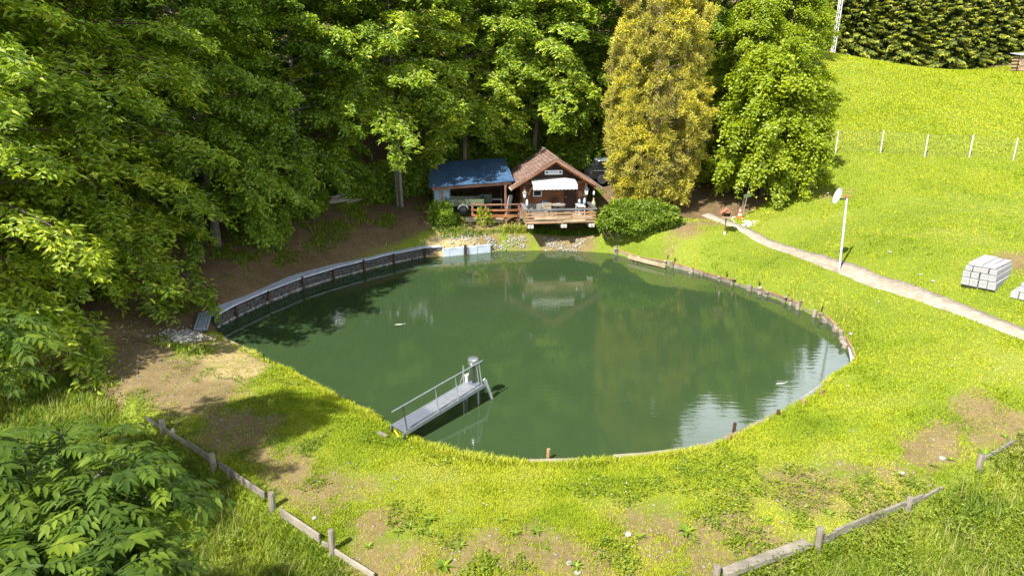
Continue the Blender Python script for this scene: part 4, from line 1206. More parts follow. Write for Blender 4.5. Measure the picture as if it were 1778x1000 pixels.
for xx in (DX0, DX1):
    m = MB(); m.box((xx, (DY0 - .75) / 2 + .1, .654), (.24, 2.05, .055)); m.build('top_rail', RAILG, deck, .012)

# things on the deck
tb = thing('round_table', 'round wooden table on the deck under the awning', 'table', hl(.05, -1.75, 0), YAW)
m = MB(); m.lathe([(.01, .70), (.42, .70), (.44, .715), (.44, .735), (.42, .75), (.01, .75)], 28); m.build('table_top', WOOD_GY, tb, smooth=40)
m = MB(); m.lathe([(.05, .1), (.04, .4), (.06, .70)], 10); m.build('pedestal', WOOD_DK, tb)
m = MB(); m.beam((-.3, 0, .05), (.3, 0, .05), .07, .08); m.beam((0, -.3, .055), (0, .3, .055), .07, .08); m.build('foot', WOOD_DK, tb)
mg = thing('serving_tray', 'small pale tray lying on the round deck table', 'tray', hl(.05, -1.75, .75), YAW); m = MB(); m.lathe([(.01, 0), (.12, 0), (.15, .025), (.14, .025), (.11, .008), (.01, .008)], 18); m.build('tray', CONC, mg)

def chair(name, label, mat, loc, rz):
    t = thing(name, label, 'chair', loc, rz)
    m = MB(); m.box((0, 0, .44), (.42, .42, .04)); m.build('seat', mat, t, .008)
    for sx in (-1, 1):
        m = MB(); m.beam((sx * .18, -.18, 0), (sx * .18, -.18, .42), .04, .04); m.build('leg', mat, t)
        m = MB(); m.beam((sx * .18, .19, 0), (sx * .19, .24, .92), .04, .04); m.build('leg', mat, t)
    m = MB()
    m.box((0, .23, .86), (.42, .03, .13), rx=R(-4)); m.box((0, .215, .60), (.40, .025, .07), rx=R(-4))
    for sx in (-.10, 0, .10): m.box((sx, .222, .72), (.055, .02, .2), rx=R(-4))
    m.build('backrest', mat, t)
    return t
chair('wooden_chair', 'light wooden chair with cut out backrest next to the round table', WOOD_PALE, hl(-.62, -1.95, 0), YAW + R(168))
chair('armchair', 'dark brown chair against the hut wall behind the table', WOOD_DK, hl(.15, -.55, 0), YAW + R(8))
t = thing('side_bench', 'white bench with trays beside the deck railing near the shrub', 'bench', hl(1.45, -1.55, 0), YAW + R(90))
m = MB(); m.box((0, 0, .62), (1.0, .46, .04)); m.build('top', WHITE, t, .006)
for sx in (-1, 1):
    for sy in (-1, 1): m = MB(); m.beam((sx * .44, sy * .18, 0), (sx * .44, sy * .18, .60), .04, .04); m.build('leg', WHITE, t)
t = thing('glass_cask', 'small grey gas bottle standing on the white bench', 'bottle', hl(1.42, -1.35, .64), YAW); m = MB(); m.lathe([(.09, 0), (.10, .03), (.10, .24), (.06, .31), (.03, .33), (.03, .38)], 14); m.build('body', STEEL, t, smooth=50); m = MB(); m.lathe([(.05, .36), (.05, .42)], 10); m.build('valve_guard', STEEL_D, t)
t = thing('storage_chest', 'low grey chest in the deck corner under the left lantern', 'chest', hl(-1.25, -1.9, 0), YAW); m = MB(); m.box((0, 0, .2), (.72, .46, .4)); m.build('body', WOOD_GY, t, .01); m = MB(); m.box((0, 0, .425), (.76, .5, .045)); m.build('lid', PLASTER, t, .01)
t = thing('broom', 'dark broom leaning on the hut wall beside the little window', 'broom', hl(-1.42, -.5, 0), YAW); m = MB(); m.tube([(0, -.1, .1), (0, .33, 1.35)], .013, 6); m.build('handle', WOOD_DK, t); m = MB(); m.box((0, -.12, .06), (.28, .06, .12)); m.build('head', BLACK, t)
t = thing('cool_box', 'small blue box on the ledge by the hut wall', 'box', hl(-.55, -.35, .0), YAW); m = MB(); m.box((0, 0, .3), (.34, .26, .6)); m.build('body', PLASTER, t, .01); m = MB(); m.box((0, 0, .66), (.3, .24, .11)); m.build('lid', mat_plain('blue_plastic', (.05, .16, .34), .4), t, .01)

def lantern(label, loc, mat_c, s=1):
    t = thing('lantern', label, 'lantern', loc, YAW, 'lanterns on the hut posts')
    m = MB(); m.lathe([(.075 * s, 0), (.12 * s, .26 * s)], 6); m.build('glass_body', LAMPGL, t)
    m = MB(); m.lathe([(.16 * s, .26 * s), (.14 * s, .30 * s), (.05 * s, .40 * s), (.02 * s, .46 * s)], 6); m.build('cap', mat_c, t)
    m = MB(); m.lathe([(.05 * s, -.06 * s), (.085 * s, 0)], 6); m.build('base', mat_c, t)
    m = MB(); m.beam((0, .03, .40 * s), (0, .16, .40 * s), .03, .03); m.build('bracket', mat_c, t)
lantern('pale lantern on the left hut post nearest the carport', hl(-1.92, -1.02, 1.08), PLASTER)
lantern('dark capped lantern on the right hut post beside the awning', hl(1.92, -1.02, 1.18), STEEL_D, 1.15)
def hanging(name, label, cat, loc, prof, mat):
    t = thing(name, label, cat, loc, YAW); m = MB(); m.lathe(prof, 12); m.build('body', mat, t, smooth=50); m = MB(); m.tube([(0, 0, prof[-1][1]), (0, 0, prof[-1][1] + .28)], .006, 5); m.build('cord', STEEL_D, t)
hanging('glow_float', 'white elongated float hanging below the pale lantern', 'float', hl(-1.78, -1.06, .50), [(.01, 0), (.07, .06), (.085, .2), (.07, .38), (.02, .46)], WHITE)
hanging('bird_feeder', 'bluish glass feeder hanging under the dark capped lantern', 'feeder', hl(1.80, -1.06, .55), [(.01, 0), (.06, .05), (.095, .2), (.06, .36), (.02, .44)], mat_plain('bluish_glass', (.30, .45, .52), .15, spec=.7))
hanging('wicker_bottle', 'pale wicker covered bottle hanging outside the right hut post', 'bottle', hl(2.42, -.85, .25), [(.10, 0), (.14, .05), (.14, .35), (.10, .45), (.04, .56), (.05, .68)], mat_plain('wicker', (.32, .28, .19), .85, var=.35, scale=30))
hanging('wind_chime', 'small white chime hanging under the right eave', 'chime', hl(2.42, -.85, 1.12), [(.05, 0), (.07, .1), (.06, .2), (.02, .25)], WHITE)

lad = thing('ladder', 'yellowish pole ladder leaning from the shore to the deck side', 'ladder', (0, 0, 0))
a0, a1 = np.array(hl(2.25, -2.9, -.25)), np.array(hl(2.72, -3.7, -1.05)); off = np.array([.34, .05, 0])
for k in (0, 1):
    m = MB(); m.tube([a0 + off * k, a1 + off * k], .026, 6); m.build('side_rail', WOOD_PALE, lad)
for f in (.15, .4, .65, .9):
    m = MB(); q = a0 * (1 - f) + a1 * f; m.tube([q, q + off], .016, 6); m.build('rung', WOOD_PALE, lad)

# ------------------------------------------------------------------ carport with the blue roof
CX, CY_, CZ = -4.35, 42.2, 1.75
CY2 = R(4)
car = thing('carport', 'open carport with a blue sheet roof joined to the left side of the hut', 'carport', (CX, CY_, CZ), CY2)
BLUE = mat_plain('blue_sheet', (.05, .105, .20), .5, metal=.15, var=.35, scale=2.4)
nt = BLUE.node_tree; b = nt.nodes['Principled BSDF']
wv = nt.nodes.new('ShaderNodeTexWave'); wv.inputs['Scale'].default_value = 1.7; wv.inputs['Distortion'].default_value = 1.0; wv.bands_direction = 'Y'
tcn = nt.nodes.new('ShaderNodeTexCoord'); nt.links.new(tcn.outputs['Object'], wv.inputs['Vector'])
sc_ = ramp(nt, noise(nt, 1.4, 7, .75, stretch=(.6, 1.6, 1)), [(.60, (0, 0, 0)), (.70, (1, 1, 1))])
old = b.inputs['Base Color'].links[0].from_socket
nt.links.new(mix(nt, mth(nt, 'MULTIPLY', sc_, .6), old, (.22, .32, .46)), b.inputs['Base Color'])
bump(nt, b, wv.outputs['Fac'], .35, .02)
def cw_(x, y, z): return tuple(Matrix.Translation((CX, CY_, CZ)) @ Matrix.Rotation(CY2, 4, 'Z') @ Vector((x, y, z)))
RF = [(-.75, -.7, 1.92), (4.45, -.7, 2.25), (4.15, 4.3, 3.05), (-.95, 4.3, 2.72)]
m = MB(); n1_, n2_ = 20, 14; V, Fq = [], []
for j in range(n2_ + 1):
    for i in range(n1_ + 1):
        u, v = i / n1_, j / n2_
        p = (np.array(RF[0]) * (1 - u) + np.array(RF[1]) * u) * (1 - v) + (np.array(RF[3]) * (1 - u) + np.array(RF[2]) * u) * v
        V.append((p[0], p[1], p[2] + .03 * (vnoise(u * 6, v * 5, 9) - .5) + .012 * (i % 2)))
for j in range(n2_):
    for i in range(n1_): Fq.append((j * (n1_ + 1) + i, j * (n1_ + 1) + i + 1, (j + 1) * (n1_ + 1) + i + 1, (j + 1) * (n1_ + 1) + i))
o = MB().add(V, Fq).build('roof', BLUE, car); sm_ = o.modifiers.new('thick', 'SOLIDIFY'); sm_.thickness = .05
m = MB(); m.beam((-.6, -.42, 1.76), (4.3, -.42, 2.07), .12, .20); m.build('front_beam', WOOD_RD, car, .01)
m = MB(); m.beam((-.6, 3.9, 2.5), (4.1, 3.9, 2.8), .12, .18); m.build('rear_beam', WOOD_RD, car, .01)
for k, xx in enumerate((-.2, 1.0, 2.2, 3.4)):
    m = MB(); m.beam((xx, -.66, 1.86 + (xx + .6) * .063), (xx, 4.1, 2.62 + (xx + .6) * .063), .07, .12); m.build('rafter', WOOD_RD, car)
for xx, yy, zb, zt in ((0, -.42, -.6, 1.70), (3.92, -.5, -1.05, 1.95), (-.1, 3.9, 0, 2.45), (3.9, 3.9, .1, 2.7)):
    m = MB(); m.box((xx, yy, (zb + zt) / 2), (.13, .13, zt - zb)); m.build('post', WOOD_RD, car, .012)
m = MB()
for z in np.arange(.5, 2.5, .22): m.box((2.0, 4.0, z), (4.0, .03, .2))
m.build('back_wall', WOOD_DK, car)

fz_ = lambda x, y: gz(x, y)
tr = thing('trailer', 'olive green box trailer with a white mudguard parked under the blue roof', 'trailer', (*G(808, 369)[:2], gz(*G(808, 369)[:2])), R(3))
OLIVE = mat_plain('olive_paint', (.085, .105, .055), .55, var=.15, scale=3)
m = MB()
for c, s in (((0, -.62, .72), (2.35, .04, .42)), ((0, .62, .72), (2.35, .04, .42)), ((-1.17, 0, .72), (.04, 1.2, .42)), ((1.17, 0, .72), (.04, 1.2, .42)), ((0, 0, .53), (2.3, 1.2, .04))): m.box(c, s)
for xx in (-.4, .4): m.box((xx, -.645, .72), (.04, .02, .42))
m.build('body', OLIVE, tr, .006)
m = MB(); m.beam((1.1, 0, .48), (2.0, 0, .46), .07, .07); m.beam((-1.1, -.4, .48), (1.1, -.4, .48), .06, .06); m.build('chassis', STEEL_D, tr)
for s in (-1, 1):
    m = MB(); pr = [(.10, -.09), (.20, -.10), (.27, -.07), (.28, 0), (.27, .07), (.20, .10), (.10, .09)]
    w = MB(); w.lathe(pr, 20); w.v = [(x, z, y) for x, y, z in w.v]; wh = w.build('wheel', BLACK, tr, smooth=40, loc=(-.12, s * .72, .28))
    r = MB(); r.lathe([(.02, -.02), (.10, -.03), (.155, -.085), (.165, -.10), (.165, .10), (.155, .085)], 16); r.v = [(x, z, y) for x, y, z in r.v]; r.build('rim', STEEL, wh, smooth=40)
    m = MB(); A_ = np.linspace(R(10), R(170), 10); V, Fq = [], []
    for a in A_:
        for yy in (-.12, .12): V.append((math.cos(a) * .37, yy, math.sin(a) * .37))
    Fq = [(2 * i, 2 * i + 1, 2 * i + 3, 2 * i + 2) for i in range(9)]
    # side lip
    k0 = len(V)
    for a in A_: V.append((math.cos(a) * .29, s * .12, math.sin(a) * .29))
    j_ = 0 if s < 0 else 1
    Fq += [(2 * i + j_, 2 * (i + 1) + j_, k0 + i + 1, k0 + i) for i in range(9)]
    mg = m.add(V, Fq).build('mudguard', WHITE, tr, smooth=60, loc=(-.12, s * .74, .28)); q = mg.modifiers.new('thick', 'SOLIDIFY'); q.thickness = .012
lum = MB(); lum.beam((-.9, -.3, .97), (.6, -.25, .97), .12, .04); t = thing('plank', 'pale plank lying across the trailer bed', 'plank', tr.location, R(3)); lum.build('board', WOOD_GY, t)

p = G(768, 362)
t = thing('water_tank', 'pale blue plastic water tank in a cage at the left end of the carport', 'tank', (p[0] - .05, p[1] + .6, gz(p[0], p[1] + .6)), R(5))
m = MB(); m.box((0, 0, .62), (1.0, .9, .95)); m.build('body', mat_plain('pale_blue_plastic', (.32, .46, .52), .5, var=.15), t, .06)
for xx in (-.5, -.17, .17, .5): m = MB(); m.box((xx, -.47, .62), (.025, .025, 1.05)); m.build('cage_bar', STEEL, t)
for zz in (.15, .62, 1.1): m = MB(); m.box((0, -.475, zz), (1.05, .025, .025)); m.build('cage_bar', STEEL, t)
m = MB(); m.box((0, 0, .08), (1.1, 1.0, .13)); m.build('pallet', WOOD_GY, t)
q = cw_(2.55, 3.2, 0)
t = thing('blue_notice', 'bright blue notice board inside the carport', 'board', (q[0], q[1], gz(q[0], q[1])), CY2)
m = MB(); m.box((0, 0, 1.35), (.42, .04, .60)); m.build('panel', mat_plain('bright_blue', (.03, .28, .62), .5, var=.1), t); m = MB(); m.box((0, .05, .7), (.08, .06, 1.4)); m.build('stand', WOOD_DK, t)
q = cw_(2.75, 1.3, 0)
t = thing('storage_cabinet', 'dark green cabinet standing behind the rail fence under the blue roof', 'cabinet', (q[0], q[1], gz(q[0], q[1])), CY2)
m = MB(); m.box((0, 0, .55), (.8, .5, 1.1)); m.build('body', mat_plain('dark_green_paint', (.025, .04, .022), .5, var=.2), t, .01); m = MB(); m.box((-.2, -.262, .55), (.37, .02, .98)); m.build('door', mat_plain('green_paint', (.035, .055, .03), .5), t); m = MB(); m.box((.2, -.262, .55), (.37, .02, .98)); m.build('door', mat_plain('green_paint', (.035, .055, .03), .5), t)
q = cw_(3.45, 1.5, 0)
t = thing('work_table', 'white topped work table at the right end of the carport', 'table', (q[0], q[1], gz(q[0], q[1])), CY2)
m = MB(); m.box((0, 0, .78), (.75, .55, .04)); m.build('table_top', WHITE, t)
for sx in (-1, 1):
    for sy in (-1, 1): m = MB(); m.box((sx * .33, sy * .23, .38), (.04, .04, .76)); m.build('leg', STEEL, t)
q0, q1 = np.array(cw_(4.05, -.15, .05)), np.array(cw_(4.28, .0, 1.25))
t = thing('drain_pipe', 'thick grey pipe leaning between carport post and hut', 'pipe', (0, 0, 0)); m = MB(); m.tube([q0, q1], .14, 12); m.build('pipe', mat_plain('grey_plastic', (.25, .26, .25), .5), t, smooth=50)

# rail fence in front of the carport, log below it
FP = [WD(820, 380, 41.7), WD(843, 392, 41.5), WD(900, 392, 41.6)]
fe_ = thing('rail_fence', 'brown rail fence between the carport bank and the deck', 'fence', (0, 0, 0))
FX = [(-2.45, 41.75), (-1.62, 41.55), (-.35, 41.62), (.42, 41.7)]
for x, y in FX:
    g0 = gz(x, y); m = MB(); m.box((x, y, (g0 - .2 + 2.52) / 2), (.11, .11, 2.52 - g0 + .2)); m.build('post', WOOD_RD, fe_, .01)
for z, w, h in ((2.56, .16, .06), (2.22, .05, .11), (1.86, .05, .17)):
    for i in range(3):
        a, b2 = FX[i], FX[i + 1]; m = MB(); yo = 0 if z > 2.5 else -.085
        m.beam((a[0] - (.08 if i == 0 else -.002), a[1] + yo, z), (b2[0] + .06, b2[1] + yo, z), w, h); m.build('rail', WOOD_RD if z > 2.5 else WOOD_BR, fe_)
t = thing('squared_log', 'pale squared log lying below the rail fence', 'log', (0, 0, 0)); a = G(808, 386); b2 = G(874, 389); m = MB(); m.beam(a + np.array([0, 0, .16]), b2 + np.array([0, 0, .22]), .28, .30); m.build('log', WOOD_PALE, t, .03)
for k, (px, lab) in enumerate(((886, 'flower pot on the ground by the carport post'), (896, 'flower pot by the corner of the deck'))):
    q = G(px, 372); t = thing('flower_pot', lab, 'pot', (q[0], q[1] + .3, gz(q[0], q[1] + .3)), 0, 'pots by the deck corner'); m = MB(); m.lathe([(.10, 0), (.15, .24), (.16, .26), (.13, .26), (.11, .22)], 14); m.build('pot', PLASTER if k else WOOD_RD, t, smooth=40)

# ------------------------------------------------------------------ dark car parked behind the hut
p = WD(1052, 330, 47.0)
cz = gz(p[0], p[1])
vc = thing('parked_car', 'dark estate car with pale roof parked behind the hut', 'car', (p[0] + .9, p[1], cz), R(6))
CARP = mat_plain('black_car_paint', (.012, .013, .015), .25, var=.1, spec=.6); ROOFP = mat_plain('silver_car_roof', (.30, .34, .38), .3, metal=.5, var=.05)
m = MB()
body = [(-2.2, .35), (-2.25, .75), (-2.1, .95), (2.15, .95), (2.25, .7), (2.2, .35)]
m.prism(body, -.86, .86); m.build('body', CARP, vc, .05)
m = MB(); m.prism([(-1.95, .95), (-1.65, 1.52), (.75, 1.52), (1.35, .95)], -.76, .76); m.build('cabin', GLASS_D, vc, .04)
m = MB(); m.prism([(-1.72, 1.50), (-1.6, 1.60), (.65, 1.60), (.82, 1.50)], -.74, .74); m.build('roof', ROOFP, vc, .03)
for xx in (-1.25, -.25, .6): m = MB(); m.box((xx, -.775, 1.22), (.06, .03, .56)); m.build('window_pillar', CARP, vc)
m = MB(); m.box((-.2, -.875, .93), (3.6, .02, .035)); m.build('side_trim', STEEL, vc)
for sx in (-1, 1):
    for sy in (-1, 1):
        w = MB(); w.lathe([(.2, -.1), (.3, -.1), (.33, -.06), (.33, .06), (.3, .1), (.2, .1)], 20); w.v = [(x, z, y) for x, y, z in w.v]; wh = w.build('wheel', BLACK, vc, smooth=40, loc=(sx * 1.4, sy * .8, .33))
        r = MB(); r.lathe([(.02, -.03), (.18, -.07), (.2, -.105), (.2, .105), (.18, .07)], 14); r.v = [(x, z, y) for x, y, z in r.v]; r.build('rim', STEEL, wh, smooth=40)

# old poles stacked at the wood's edge
for k, (x0, y0, x1, y1, dz, lab) in enumerate(((536, 364, 612, 350, .10, 'lowest grey pole of the heap at the wood edge, sticking out towards the pond'), (552, 357, 640, 342, .12, 'long grey pole lying second from the bottom of the heap'),
        (575, 352, 641, 338, .28, 'grey pole in the middle of the old heap'), (590, 350, 638, 331, .42, 'grey pole on top of the old heap with raised end'), (560, 360, 632, 352, .22, 'grey pole at the pond side of the heap'), (600, 357, 645, 347, .14, 'short grey pole at the hut end of the heap'))):
    a, b2 = G(x0, y0), G(x1, y1); t = thing('old_pole', lab, 'pole', (0, 0, 0), 0, 'old poles heaped at the wood edge')
    m = MB(); m.tube([a + UP * dz, (a + b2) / 2 + UP * (dz + .03), b2 + UP * dz], [.10, .085, .06], 7); m.build('pole', WOOD_GY, t, smooth=50)
# ------------------------------------------------------------------ stone wall along the shaded shore
DRY = mat_plain('dark_wall_stone', (.075, .07, .065), .95, var=.7, scale=9, bmp=.8)
COPE = mat_plain('bluish_coping_slab', (.44, .47, .54), .85, var=.2, scale=3)
wall = thing('stone_wall', 'low dark stone wall with pale slab coping along the shaded pond side', 'wall', (0, 0, 0))
WPX = [(376, 570), (409, 551), (466, 525), (525, 501), (579, 484), (631, 470), (683, 457), (737, 446), (766, 444)]
WP = [W(x, y, 0) for x, y in WPX]
WTOP = .55
def offset_line(P, off):
    P = np.array([p[:2] for p in P]); d = nrm(np.gradient(P, axis=0)); n = np.stack([-d[:, 1], d[:, 0]], 1)
    return P + n * off
wo = offset_line(WP, .68); wi = offset_line(WP, .0)
# irregular stones in courses, one mesh: the wall's surface pattern
V, Fq = [], []
m = MB()
for i in range(len(WP) - 1):
    a, b2 = wi[i], wi[i + 1]; ln = np.linalg.norm(b2 - a); dv = (b2 - a) / ln; nv = np.array([-dv[1], dv[0]])
    ang = math.atan2(dv[1], dv[0])
    z = -.25
    while z < WTOP - .12:
        h = rng.uniform(.10, .17); s = 0
        while s < ln:
            l = min(rng.uniform(.16, .38), ln - s + .02)
            c = a + dv * (s + l / 2) + nv * (.2 + rng.uniform(-.035, .035))
            m.box((c[0], c[1], z + h / 2), (l - .015, .40, h - .015), rz=ang + rng.normal() * .05, rx=rng.normal() * .05)
            s += l
        z += h
m.build('masonry', DRY, wall, .02)
for i in range(len(WP) - 1):
    n_sl = 2
    for k in range(n_sl):
        f0, f1 = k / n_sl, (k + 1) / n_sl
        A_, B_ = wi[i] * (1 - f0) + wi[i + 1] * f0, wi[i] * (1 - f1) + wi[i + 1] * f1
        C_, D_ = wo[i] * (1 - f1) + wo[i + 1] * f1, wo[i] * (1 - f0) + wo[i + 1] * f0
        cen = (A_ + B_ + C_ + D_) / 4
        q = [cen + (v - cen) * .985 for v in (A_, B_, C_, D_)]
        nv = nrm((A_ - D_)[None])[0] * .05
        q[0] = q[0] + nv; q[1] = q[1] + nv
        z0 = WTOP - .02 + rng.normal() * .008; m = MB()
        m.add([(*v, z0) for v in q] + [(*v, z0 + .075) for v in q], [(3, 2, 1, 0), (4, 5, 6, 7), (0, 1, 5, 4), (1, 2, 6, 5), (2, 3, 7, 6), (3, 0, 4, 7)])
        m.build('coping_slab', COPE, wall, .008)
for i in range(1, len(WP) - 1):
    v = offset_line(WP, -.07)[i]; m = MB(); m.tube([(v[0], v[1], -.6), (v[0] + rng.normal() * .03, v[1], .2), (v[0], v[1], .5 + rng.uniform(0, .14))], [.075, .07, .06], 8); m.build('stake', WOOD_DK, wall, smooth=50)

# metal grid at the wall's near end
g = thing('metal_grid', 'sloping bluish metal grid at the near end of the stone wall', 'grating', (0, 0, 0))
c4 = [W(338, 571, .47), W(359, 571, .49), W(367, 544, .60), W(347, 544, .58)]
def qp(u, v): return (c4[0] * (1 - u) + c4[1] * u) * (1 - v) + (c4[3] * (1 - u) + c4[2] * u) * v
GRM = mat_plain('bluish_steel', (.40, .46, .56), .45, metal=.4, var=.12)
m = MB()
for v in np.linspace(0, 1, 9): m.beam(qp(0, v), qp(1, v), .035, .05)
m.build('cross_bars', GRM, g)
for u in np.linspace(0, 1, 5): m = MB(); m.beam(qp(u, -.02) + UP * .004, qp(u, 1.02) + UP * .004, .06, .065); m.build('side_bar', GRM, g)
for u, v in ((0, 0), (1, 0), (0, 1), (1, 1)): m = MB(); q = qp(u, v); m.beam(q - UP * .02, (q[0], q[1], -.2), .06, .06); m.build('leg', STEEL_D, g)

# pale blue sheet piling at the far left shore
sh_ = thing('sheet_piling', 'pale blue sheet panel holding the far bank beside the stone wall', 'retaining panel', (0, 0, 0))
SB = mat_plain('pale_blue_sheet', (.40, .46, .51), .55, var=.14, scale=3)
PS = [W(769, 446, 0), W(812, 442, 0), W(852, 438, 0)]
tot = 7
for k in range(tot):
    f0, f1 = k / tot * 2, (k + 1) / tot * 2
    def pt(f): i = min(int(f), 1); return PS[i] * (1 - (f - i)) + PS[i + 1] * (f - i)
    a, b2 = pt(f0), pt(f1 - .012); m = MB(); m.beam(a + UP * .0 + np.array([0, .015 * (k % 2), 0]), b2 + UP * .0 + np.array([0, .015 * (k % 2), 0]), .05, .85); m.build('panel', SB, sh_, .006)
m = MB(); m.beam(PS[0] + UP * .45 + np.array([0, .05, 0]), PS[2] + UP * .45 + np.array([0, .05, 0]), .16, .05); m.build('cap_board', COPE, sh_)
v = PS[1] + np.array([-.12, -.14, 0]); m = MB(); m.tube([v - UP * .6, v + UP * .62], [.09, .075], 8); m.build('stake', WOOD_DK, sh_, smooth=50)

# timber edging with stakes along the sunny far and right shores
rv = thing('stake_edging', 'weathered stakes and planks holding the sunny shore from the shrub round to the pipe', 'pond edging', (0, 0, 0))
RP = [W(x, y, 0) for x, y in SHORE_PX[13:30]]
ro = offset_line(RP, .03)
for i in range(len(RP) - 1):
    a, b2 = np.array([*ro[i], .05 + rng.normal() * .03]), np.array([*ro[i + 1], .05 + rng.normal() * .03])
    for z, hh in (((0, .24), (.17, .07)) if i % 3 else ((0, .2),)):
        m = MB(); m.beam(a + UP * z, b2 + UP * (z + rng.normal() * .01), .06 + z * .1, hh); m.build('plank', WOOD_GY if z == 0 else WOOD_TN, rv, .008)
L_ = np.concatenate([[0], np.cumsum(np.linalg.norm(np.diff(ro, axis=0), axis=1))])
STK = [1072, 1099, 1113, 1155, 1168, 1203, 1220, 1251, 1273, 1303, 1321, 1332, 1363, 1374, 1388, 1416, 1429, 1435, 1453, 1464, 1468, 1471]
xs_px = np.array([p[0] for p in SHORE_PX[13:30]], float)
sw = offset_line(RP, -.09)
for px in STK:
    f = np.interp(px, xs_px, L_); v = np.array([np.interp(f, L_, sw[:, k]) for k in (0, 1)])
    r = rng.uniform(.085, .15); top = rng.uniform(.22, .44); m = MB()
    m.tube([(v[0], v[1], -.7), (v[0] + rng.normal() * .02, v[1] + rng.normal() * .02, top * .5), (v[0] + rng.normal() * .07, v[1] + rng.normal() * .05, top)], [r, r, r * rng.uniform(.7, 1)], int(rng.integers(6, 10))); m.build('stake', WOOD_GZ, rv, .008, smooth=35)
for px in (1156, 1168, 1258, 1314, 1421): # thin dark stakes behind
    f = np.interp(px, xs_px, L_); v = np.array([np.interp(f, L_, offset_line(RP, .10)[:, k]) for k in (0, 1)]); m = MB(); m.tube([(v[0], v[1], 0), (v[0] + .03, v[1], .55)], .03, 6); m.build('thin_stake', WOOD_DK, rv)
t = thing('loose_board', 'long grey board fixed to two stakes at the far right shore', 'board', (0, 0, 0)); a, b2 = W(1090, 445, .22), W(1154, 461, .22)
m = MB(); m.beam(a + np.array([0, -.16, 0]), b2 + np.array([0, -.16, 0]), .08, .2); m.build('board', WOOD_PALE, t, .01)

# grey drain pipes and logs along the right near shore
def edge_log(name, label, cat, px, r, mat, z, group=None):
    t = thing(name, label, cat, (0, 0, 0), 0, group); P = [W(x, y, .07) for x, y in px]; m = MB(); m.tube(P, r, 12); m.build('log' if 'log' in name else 'pipe', mat, t, smooth=50); return t
GREYP = mat_plain('grey_pipe', (.20, .215, .22), .45, var=.18, scale=5)
edge_log('drain_pipe', 'long grey pipe lying along the right near shore', 'pipe', [(1389, 697), (1432, 667), (1478, 637)], .13, GREYP, .16)
edge_log('drain_pipe', 'short pale grey pipe lying at the right end of the pond', 'pipe', [(1478, 603), (1482, 625)], .12, mat_plain('pale_grey_pipe', (.50, .52, .54), .5, var=.1), .30)
edge_log('shore_log', 'thin grey log edging the water next to the long grey pipe', 'log', [(1345, 722), (1368, 710), (1395, 697)], .075, WOOD_GY, .10)
edge_log('shore_log', 'bleached grey log edging the water where the sky is mirrored', 'log', [(1302, 741), (1322, 733), (1352, 720)], .085, WOOD_GY, .10)
edge_log('shore_log', 'long bleached log curving along the near right shore', 'log', [(1212, 777), (1245, 769), (1272, 757), (1305, 741)], .085, WOOD_GY, .10)
edge_log('shore_log', 'pale log half sunk in the grass at the near shore', 'log', [(1065, 793), (1120, 789), (1178, 782)], .07, WOOD_GY, .08)
edge_log('shore_log', 'pale straight log at the middle of the near shore', 'log', [(918, 801), (962, 800), (1005, 799)], .07, WOOD_GY, .08)
edge_log('shore_log', 'crumbling pale log at the shore near the metal grid', 'log', [(386, 588), (410, 600), (447, 619)], .10, WOOD_PALE, .16)
for k, (px, py, lab) in enumerate(((1436, 672, 'short stake behind the long grey pipe at its middle'), (1425, 690, 'short stake behind the long grey pipe at its lower third'), (1393, 707, 'short stake at the lower end of the long grey pipe'), (1349, 726, 'dark stake where the two thin shore logs meet'),
        (1273, 753, 'dark upright stake standing in the water at the near right shore'), (1265, 768, 'short stake holding the curving bleached log'), (951, 795, 'small pale stake at the middle of the near shore'))):
    q = W(px, py, .05); t = thing('wooden_stake', lab, 'stake', (q[0], q[1], 0), 0, 'stakes along the near shore'); m = MB(); m.tube([(0, 0, -.3), (.02, 0, .34 if k != 4 else .42)], [.055, .05], 7); m.build('stake', WOOD_DK if k in (3, 4) else WOOD_TN, t, smooth=50)

# ------------------------------------------------------------------ jetty with fish feeder
NL, NR, FL, FR = W(681, 739, .42), W(703, 752, .42), W(815, 660, .62), W(841, 668, .62)
jt = thing('metal_jetty', 'narrow grey metal gangway reaching into the pond', 'jetty', (0, 0, 0))
DKM = mat_plain('gangway_sheet', (.15, .165, .20), .55, metal=.35, var=.14, scale=6); DKM2 = mat_plain('worn_gangway_sheet', (.235, .25, .28), .5, metal=.35, var=.12, scale=6)
def jp(u, v, z=0): return (NL * (1 - u) + FL * u) * (1 - v) + (NR * (1 - u) + FR * u) * v + UP * z
for k, (u0, u1) in enumerate(((0, .14), (.142, .36), (.362, .60), (.602, .92), (.922, 1.0))):
    m = MB(); q = [jp(u0, 0), jp(u1, 0), jp(u1, 1), jp(u0, 1)]
    m.add([*(v for v in q), *(v + UP * .03 for v in q)], [(3, 2, 1, 0), (4, 5, 6, 7), (0, 1, 5, 4), (1, 2, 6, 5), (2, 3, 7, 6), (3, 0, 4, 7)]); m.build('deck_panel', DKM if k in (0, 1, 4) else DKM2, jt)
for v in (0, 1): m = MB(); m.beam(jp(-.02, v, -.02), jp(1.0, v, -.02), .045, .11); m.build('side_beam', STEEL, jt)
for u in (.36, .60, .92): m = MB(); m.beam(jp(u, 0, .036), jp(u, 1, .036), .03, .02); m.build('cross_strip', STEEL, jt)
RH = .82
lean = np.array([-.10, 0.02, 0])
rail = [jp(-.09, 1, RH) + lean, jp(.02, 1, RH) + lean, jp(.5, 1, RH + .01) + lean, jp(1.02, 1, RH) + lean]
m = MB(); m.tube(rail, .022, 8); m.build('handrail', STEEL, jt, smooth=50)
for u in (.03, .40, .65, .97): m = MB(); m.tube([jp(u, 1, -.05), jp(u, 1, RH) + lean], .018, 6); m.build('rail_post', STEEL_D if u < .1 else STEEL, jt)
